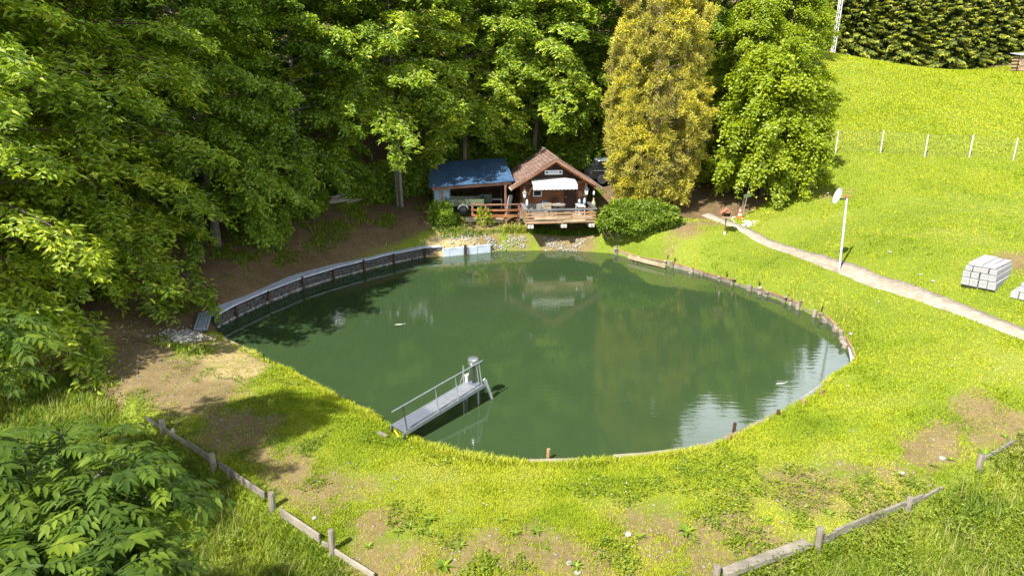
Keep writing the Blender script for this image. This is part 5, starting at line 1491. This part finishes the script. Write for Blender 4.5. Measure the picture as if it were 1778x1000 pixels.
for v in (.1, .9): m = MB(); q = jp(.93, v); m.tube([(q[0], q[1], -1.2), q], .035, 8); m.build('support_post', STEEL, jt)
for v in (0, 1): m = MB(); q = jp(0, v); m.beam(q - UP * .03, (q[0] - .05, q[1] - .05, gz(q[0], q[1]) - .1), .06, .06); m.build('foot', STEEL_D, jt)

fd = thing('fish_feeder', 'shiny metal drum feeder on a black post at the end of the gangway', 'feeder', tuple(jp(.97, .42, .03)))
CHROME = mat_plain('bright_metal_drum', (.50, .52, .54), .28, metal=.85, var=.06)
m = MB(); m.lathe([(.06, .60), (.165, .66), (.175, .68), (.175, .85), (.165, .875), (.10, .895), (.01, .90)], 26); m.build('drum', CHROME, fd, smooth=45)
m = MB(); m.box((0, 0, .31), (.09, .09, .62)); m.build('post', BLACK, fd, .01)
for a in (2.4, -.7): m = MB(); m.tube([(math.cos(a) * .24, math.sin(a) * .24, .0), (math.cos(a) * .15, math.sin(a) * .15, .66)], .014, 6); m.build('strut', STEEL, fd)
q = jp(.93, -.06)
t = thing('steel_pole', 'thin steel pole standing at the far left corner of the gangway', 'pole', (q[0], q[1], 0)); m = MB(); m.tube([(0, 0, -1), (0, 0, 1.22)], .028, 8); m.build('pole', STEEL, t, smooth=50); m = MB(); m.tube([(0, 0, .95), (-.12, -.05, .6)], .012, 6); m.build('brace', STEEL, t)
q = jp(.95, .06, .03)
t = thing('pipe_socket', 'short white pipe socket standing on the gangway end', 'pipe', tuple(q)); m = MB(); m.lathe([(.055, 0), (.055, .20), (.075, .21), (.075, .27), (.055, .27), (.055, .2)], 14); m.build('pipe', WHITE, t, smooth=40)
t = thing('plastic_pipe', 'slanting white plastic pipe dipping into the water by the gangway end', 'pipe', (0, 0, 0)); m = MB(); m.tube([W(842, 660, .72), W(854, 692, -.02), W(857, 699, -.25)], .055, 12); m.build('pipe', WHITE, t, smooth=40); m = MB(); a = W(841.5, 658.5, .74); m.tube([a, a + nrm((W(854, 692, 0) - a)[None])[0] * .1], .066, 12); m.build('collar', WHITE, t, smooth=40)
t = thing('yellow_strap', 'yellow strap lying over the bank at the gangway foot', 'strap', (0, 0, 0)); a, b2 = G(683, 750), G(693, 762); m = MB(); m.beam(a + UP * .12, b2 + UP * .06, .05, .015); m.build('strap', mat_plain('yellow_webbing', (.62, .45, .03), .7), t)
t = thing('loose_board', 'thin grey board lying in the grass at the gangway foot', 'board', (0, 0, 0)); a, b2 = G(657, 754), G(672, 761); m = MB(); m.beam(a + UP * .08, b2 + UP * .07, .12, .03); m.build('board', WOOD_GY, t)
FISHM = mat_plain('pale_fish', (.40, .42, .38), .3, var=.2)
for px, py, lab in ((694, 563, 'pale fish breaking the surface in the open water'), (1357, 665, 'pale fish breaking the surface in the mirrored sky')):
    q = W(px, py, 0); t = thing('fish', lab, 'fish', tuple(q), .3)
    n_ = 9; m = MB(); m.tube([(-.24 + .48 * i / 8, .02 * math.sin(i), -.012) for i in range(9)], [.01, .03, .045, .05, .048, .04, .028, .016, .03], 8); b3 = m.build('body', FISHM, t, smooth=70); b3.scale = (1, .8, .6)

# ------------------------------------------------------------------ board edgings with posts on the near bank
def board_fence(label, px, posts, boards, side):
    t = thing('board_edging', label, 'edging', (0, 0, 0))
    for (x, y, hgt, r) in posts:
        q = G(x, y); m = MB(); m.tube([(q[0], q[1], q[2] - .4), (q[0] + rng.normal() * .02, q[1], q[2] + hgt)], [r, r * .96], 10); m.build('post', WOOD_GZ, t, .010, smooth=35)
    for (x0, y0, x1, y1, h, th) in boards:
        a, b2 = G(x0, y0), G(x1, y1); m = MB()
        n = max(2, int(np.linalg.norm(b2 - a) / .6))
        m.beam(a + UP * (h * .45), b2 + UP * (h * .45), th, h); m.build('board', WOOD_GY, t, .008)
    return t
board_fence('weathered boards and round posts edging the bank at the left corner of the view', LEFT_BOARD_PX,
    [(284, 752, .42, .085), (301, 757, .25, .05), (373, 811, .42, .085), (398, 830, .26, .04), (474, 883, .44, .085), (577, 958, .58, .075)],
    [(255, 730, 281, 747, .12, .05), (327, 775, 366, 803, .2, .05), (288, 751, 330, 778, .14, .05), (382, 813, 461, 868, .22, .05), (488, 897, 556, 942, .24, .05), (560, 948, 572, 954, .14, .05), (582, 962, 650, 1005, .14, .05)], 1)
board_fence('weathered boards and round posts edging the bank at the right corner of the view', RIGHT_BOARD_PX,
    [(1243, 1004, .30, .085), (1419, 950, .50, .085), (1575, 884, .34, .075), (1699, 812, .40, .085)],
    [(1256, 1000, 1400, 948, .14, .22), (1426, 944, 1448, 936, .22, .05), (1448, 934, 1532, 898, .22, .055), (1530, 897, 1600, 868, .18, .06), (1598, 870, 1634, 850, .10, .06), (1708, 800, 1760, 770, .12, .06)], 1)

# ------------------------------------------------------------------ lawn furniture on the right
q = G(1457, 471)
dish = thing('satellite_dish', 'white satellite dish on a tall pale pole beside the footpath', 'satellite dish', tuple(q), 0)
m = MB(); m.tube([(0, 0, -.3), (-.06, .02, 1.7), (-.12, .05, 3.35)], [.05, .048, .046], 12); m.build('pole', mat_plain('pale_green_pole', (.50, .56, .54), .5, metal=.2, var=.1, scale=4), dish, smooth=50)
m = MB(); m.tube([(-.12, .05, 3.28), (-.40, .02, 3.27), (-.51, -.02, 3.33)], .035, 8); m.build('arm', STEEL_D, dish, smooth=50)
m = MB(); m.box((-.12, .05, 3.38), (.13, .13, .10)); m.build('pole_cap', mat_plain('red_brown_cap', (.35, .10, .06), .6), dish, .01)
prof = [(.001, -.10), (.12, -.094), (.24, -.07), (.36, -.03), (.42, .006), (.42, -.006), (.36, -.045), (.24, -.086), (.12, -.11), (.001, -.116)]
m = MB(); m.lathe(prof, 30); rf = m.build('reflector', WHITE, dish, smooth=60, loc=(-.60, -.06, 3.45))
rf.scale = (.86, .86, .86); rf.rotation_euler = Vector((-.95, .09, .28)).to_track_quat('Z', 'Y').to_euler()
m = MB(); m.tube([(0, -.44, .0), (0, -.30, .36), (0, -.05, .48)], .014, 6); m.build('feed_arm', STEEL, rf)
m = MB(); m.lathe([(.02, .44), (.04, .46), (.035, .53)], 10, (0, -.03, 0)); m.build('receiver', PLASTER, rf)

q = G(1258, 407)
bh = thing('bird_house', 'little reddish bird table house on a thin post at the head of the footpath', 'bird house', tuple(q), R(-8))
RED = mat_plain('reddish_roof', (.38, .13, .085), .7, var=.25, scale=8)
m = MB(); m.tube([(0, 0, -.2), (0, 0, .92)], .035, 8); m.build('post', WOOD_BR, bh); m = MB(); m.lathe([(.07, 0), (.055, .16)], 8); m.build('foot', WHITE, bh)
m = MB(); m.box((0, 0, .95), (.56, .46, .04)); m.build('tray', WOOD_TN, bh)
m = MB(); m.box((0, .16, 1.10), (.40, .03, .27)); 
for sx in (-1, 1): m.box((sx * .2, 0, 1.10), (.03, .34, .27))
m.build('wall', WOOD_RD, bh)
for sx in (-1, 1):
    m = MB(); m.prism([(0, 1.43), (sx * .33, 1.20), (sx * .33, 1.23), (0, 1.465)], -.27, .27); m.build('roof', RED, bh)
m = MB(); m.prism([(-.2, 1.235), (.2, 1.235), (0, 1.40)], -.20, -.17); m.build('gable', WOOD_TN, bh)
m = MB(); m.beam((-.26, -.21, 1.0), (.26, -.21, 1.0), .02, .05); m.build('tray_rail', WOOD_PALE, bh)

q = G(1284, 379)
cn = thing('traffic_cone', 'orange and white traffic cone at the head of the footpath', 'traffic cone', tuple(q), .3)
ORG = mat_plain('orange_plastic', (.62, .10, .025), .5, var=.1)
m = MB(); m.box((0, 0, .02), (.36, .36, .04)); m.build('base', ORG, cn, .01)
def frus(z0, z1, mat, nm): m = MB(); m.lathe([(.155 - .20 * z0, z0), (.155 - .20 * z1, z1)], 18); m.build(nm, mat, cn, smooth=50)
frus(.04, .17, ORG, 'cone_body'); frus(.17, .29, WHITE, 'white_band'); frus(.29, .42, ORG, 'cone_body'); frus(.42, .52, WHITE, 'white_band'); frus(.52, .64, ORG, 'cone_body')
q = G(1288, 378)
t = thing('sign_post', 'thin leaning pole with a small green board behind the traffic cone', 'sign post', tuple(q), 0)
m = MB(); m.tube([(0, 0, -.2), (.26, .08, 1.62)], .022, 8); m.build('pole', WOOD_PALE, t); m = MB(); m.box((.22, .045, 1.30), (.44, .03, .20), ry=R(-12)); m.build('board', mat_plain('green_board', (.07, .10, .03), .7, var=.25), t)
q = G(1289, 365)
t = thing('wooden_stake', 'short grey square stake behind the traffic cone', 'stake', tuple(q), .2); m = MB(); m.beam((0, 0, -.2), (.05, 0, .82), .10, .08); m.build('stake', WOOD_GY, t)

# kerbstone stacks
KERB = mat_plain('pale_kerbstone', (.27, .265, .27), .85, var=.13, scale=5)
def stack(px, py, yaw, spec, name_):
    q = G(px, py); c, s = math.cos(yaw), math.sin(yaw)
    for (lx, ly, lz, l, w, h, lab) in spec:
        x, y = q[0] + lx * c - ly * s, q[1] + lx * s + ly * c
        t = thing('kerbstone', lab, 'kerbstone', (x, y, q[2] + lz), yaw + float(rng.normal() * .012), name_)
        m = MB(); m.box((0, 0, h / 2), (l, w - .012, h - .006)); m.build('stone', KERB, t, .012)
_k = W(1738.6, 444.5, 3.1) - W(1691, 468, 3.1); YK = math.atan2(_k[1], _k[0])
B = 'kerbstones of the bigger pale stack'
spec = []
for k in range(4): spec.append((.85, .30 + .26 * k, .10, 1.7, .25, .26, 'pale kerbstone in the bottom layer of the bigger stack on the lawn'))
for k in range(4): spec.append((.88, .34 + .25 * k, .37, 1.65, .24, .20, 'pale kerbstone in the second layer of the bigger stack on the lawn'))
for k in range(4): spec.append((.92, .36 + .24 * k, .58, 1.6, .23, .17, 'pale kerbstone in the third layer of the bigger stack on the lawn'))
spec.append((.95, .92, .76, 1.55, .42, .12, 'wide pale slab topping the bigger kerbstone stack'))
for k in range(2): spec.append((.97, .40 + .22 * k, .755, 1.5, .21, .09, 'narrow pale stone on top of the bigger kerbstone stack'))
spec = [tuple(v * 1.12 for v in q[:6]) + q[6:] for q in spec]
stack(1736, 513, YK, spec, B)
stack(1815, 534, YK, [(.8, .2 + .27 * k, .08, 1.5, .26, .25, 'pale kerbstone in the bottom layer of the stack cut by the picture edge') for k in range(4)] + [(.85, .3 + .25 * k, .335, 1.45, .24, .2, 'pale kerbstone in the middle layer of the stack cut by the picture edge') for k in range(3)] + [(.9, .45 + .3 * k, .54, 1.4, .29, .13, 'pale slab topping the stack cut by the picture edge') for k in range(2)], 'kerbstones of the stack at the picture edge')
for px, py, lab in ((1736, 512, 'wooden bearer under the bigger kerbstone stack'),):
    q = G(px, py); c, s = math.cos(YK), math.sin(YK); t = thing('wooden_pallet', 'flat wooden pallet under the bigger kerbstone stack', 'pallet', (q[0], q[1], q[2]), YK)
    for xx in (.2, .85, 1.5): m = MB(); m.box((xx, .7, .045), (.1, 1.1, .09)); m.build('bearer', WOOD_GY, t)

# wire fence up the meadow
wf = thing('wire_fence', 'wire mesh fence on pale posts crossing the meadow', 'fence', (0, 0, 0))
FPX = [(1373, 279), (1449, 277), (1527, 275), (1605, 274), (1683, 272), (1761, 270), (1840, 268)]
pts = [WD(x, y, 45.0 + .0 * k) for k, (x, y) in enumerate(FPX)]
pts = [np.array([p[0], p[1], gz(p[0], p[1])]) for p in pts]
PPOST = mat_plain('pale_fence_post', (.50, .53, .54), .55, metal=.2, var=.1)
for p in pts: m = MB(); m.tube([p - UP * .3, p + UP * 1.45], .04, 8); m.build('post', PPOST, wf, smooth=50)
m = MB()
for i in range(len(pts) - 1):
    for z in np.linspace(.12, 1.38, 9): m.tube([pts[i] + UP * z, pts[i + 1] + UP * z], .0035, 3, caps=False)
    n = 15
    for k in range(1, n): f = k / n; q = pts[i] * (1 - f) + pts[i + 1] * f; m.tube([q + UP * .12, q + UP * 1.38], .0028, 3, caps=False)
m.build('wire_mesh', STEEL, wf)

# firewood and mast at the top of the meadow
q = WD(1772, 124, 70.0); gq = gz(q[0], q[1])
fw = thing('firewood_stack', 'stack of split firewood under a grey sheet at the top of the meadow', 'woodpile', (q[0] + .9, q[1], gq), R(4))
m = MB()
for r_ in range(9):
    for k in range(19): 
        a = rng.uniform(.065, .10); x = -1.6 + k * .175 + (r_ % 2) * .08; m.tube([(x, -.5 + rng.normal() * .03, .1 + r_ * .15), (x, .5, .1 + r_ * .15)], a, 6)
lg = m.build('split_logs', mat_wood('cut_log_ends', (.22, .14, .08), (.42, .29, .18), (.60, .45, .30), 1), fw); lg['kind'] = 'stuff'
m = MB(); m.box((0, -.05, 1.56), (3.7, 1.5, .05), rx=R(8)); m.build('cover_sheet', mat_plain('grey_cover', (.40, .43, .48), .5, var=.15), fw)
for xx in (-1.75, 1.75): m = MB(); m.box((xx, -.45, .8), (.06, .06, 1.6)); m.build('upright', WOOD_DK, fw)
q = WD(1450, 60, 72.6); gq = gz(q[0], q[1])
ms = thing('radio_mast', 'white lattice mast rising among the first spruces', 'mast', (q[0], q[1], gq))
MH = 15
for k in range(3):
    a = k * 2.094; m = MB(); m.tube([(math.cos(a) * .2, math.sin(a) * .2, -.2), (math.cos(a) * .2 + .35, math.sin(a) * .2, MH)], .04, 6); m.build('leg', WHITE, ms)
m = MB(); zz = 0; k = 0
while zz < MH - .5:
    for j in range(3):
        a, b2 = j * 2.094, (j + 1) * 2.094; o0, o1 = .35 * zz / MH, .35 * (zz + .45) / MH
        m.tube([(math.cos(a) * .2 + o0, math.sin(a) * .2, zz), (math.cos(b2) * .2 + o1, math.sin(b2) * .2, zz + .45)], .022, 4, caps=False)
    zz += .45
m.build('lattice', WHITE, ms)

# ------------------------------------------------------------------ dock plants and loose stones on the near bank
DOCK = mat_leaf('dock_leaf', [(0, (.08, .15, .012)), (.5, (.16, .24, .016)), (1, (.28, .34, .03))], trans=.25)
def dock(r, n):
    P, D, N, L = [], [], [], []
    for i in range(n):
        a = i * 2.4 + rng.uniform(0, .5); e = rng.uniform(.15, 1.0); d = np.array([math.cos(a) * math.cos(e), math.sin(a) * math.cos(e), math.sin(e)])
        P.append(d * .03); D.append(d); N.append(UP + d * -.3); L.append(r * rng.uniform(.7, 1.15))
    P, D, N, L = map(np.array, (P, D, N, L))
    return leaves('leaf_rosette', P, D, N, L, L * .32, np.clip(.5 + rng.normal(size=n) * .2, 0, 1), DOCK, fold=.14, droop=.45, hi=True)
protos = [dock(.24, 11), dock(.30, 14), dock(.20, 9)]
DK = [(690, 925, 'beside a bare patch near the left edging boards'), (712, 915, 'just up the bank from the left edging'), (765, 930, 'large clump below the left lawn'), (800, 950, 'in the middle of the weedy left bank'), (745, 905, 'small one above the weedy left bank'),
      (870, 905, 'on the lower lawn under the gangway'), (895, 928, 'with a yellow flower beside it'), (930, 925, 'by the bare patch below the pond middle'), (950, 955, 'in the weeds below the pond middle'), (1000, 985, 'at the bottom edge of the view near a white stone'),
      (1045, 940, 'right of the bare patch'), (1065, 925, 'taller one below the near shore logs'), (1110, 935, 'in the thick weeds at the lower middle'), (1190, 925, 'on the lower lawn towards the right edging'), (1205, 940, 'dark one beside the pale leaf litter'),
      (1290, 890, 'above the right edging boards'), (1330, 905, 'in the bluish clump above the right edging'), (1440, 895, 'between bare patches near the right edging'), (1560, 825, 'among stones on the bare right bank'), (1590, 845, 'next to the right edging boards'),
      (1620, 810, 'on the bare right bank under the lawn'), (1650, 800, 'close to the last right post'), (1710, 790, 'bluish one past the last right post'), (1745, 760, 'at the right picture edge on red soil'), (640, 950, 'near the tall left post'), (770, 985, 'at the bottom edge in bare soil')]
for i, (px, py, lab) in enumerate(DK):
    q = G(px, py); t = thing('dock_plant', 'broad leaved dock plant ' + lab, 'plant', tuple(q), i * 1.1, 'dock plants on the near bank'); s = float(rng.uniform(.45, .85)); t.scale = (s, s, s)
    o = protos[i % 3]
    if o.parent is None: o.parent = t
    else: c = o.copy(); COL.objects.link(c); c.parent = t
RK = [(1565, 822, .08, 'white stone on the bare right bank'), (1635, 797, .09, 'pale flat stone above the last right post'), (1090, 930, .09, 'pale long stone in the lower middle weeds'), (1003, 996, .07, 'white round stone at the bottom of the view'), (988, 980, .07, 'small pale stone at the bottom of the view'),
      (546, 900, .06, 'pale stone beside the left edging boards'), (1478, 582, .10, 'pale stone on the lawn at the right end of the pond'), (1525, 525, .05, 'little white stone on the lawn below the footpath'), (1545, 439, .08, 'white stone on the upper lawn'), (1620, 489, .08, 'tan stone on the upper lawn near the footpath'), (1598, 478, .07, 'sandy stone on the upper lawn')]
for px, py, r, lab in RK:
    q = G(px, py); bm = bmesh.new(); bmesh.ops.create_icosphere(bm, subdivisions=2, radius=r)
    for v in bm.verts: v.co = v.co * (1 + float(rng.normal()) * .06); v.co.z *= .6
    me = bpy.data.meshes.new('stone'); bm.to_mesh(me); bm.free(); me.materials.append(STONE_W)
    o = bpy.data.objects.new('field_stone', me); COL.objects.link(o); o.location = tuple(q + UP * r * .3); tag(o, lab, 'stone', 'loose stones on the grass')
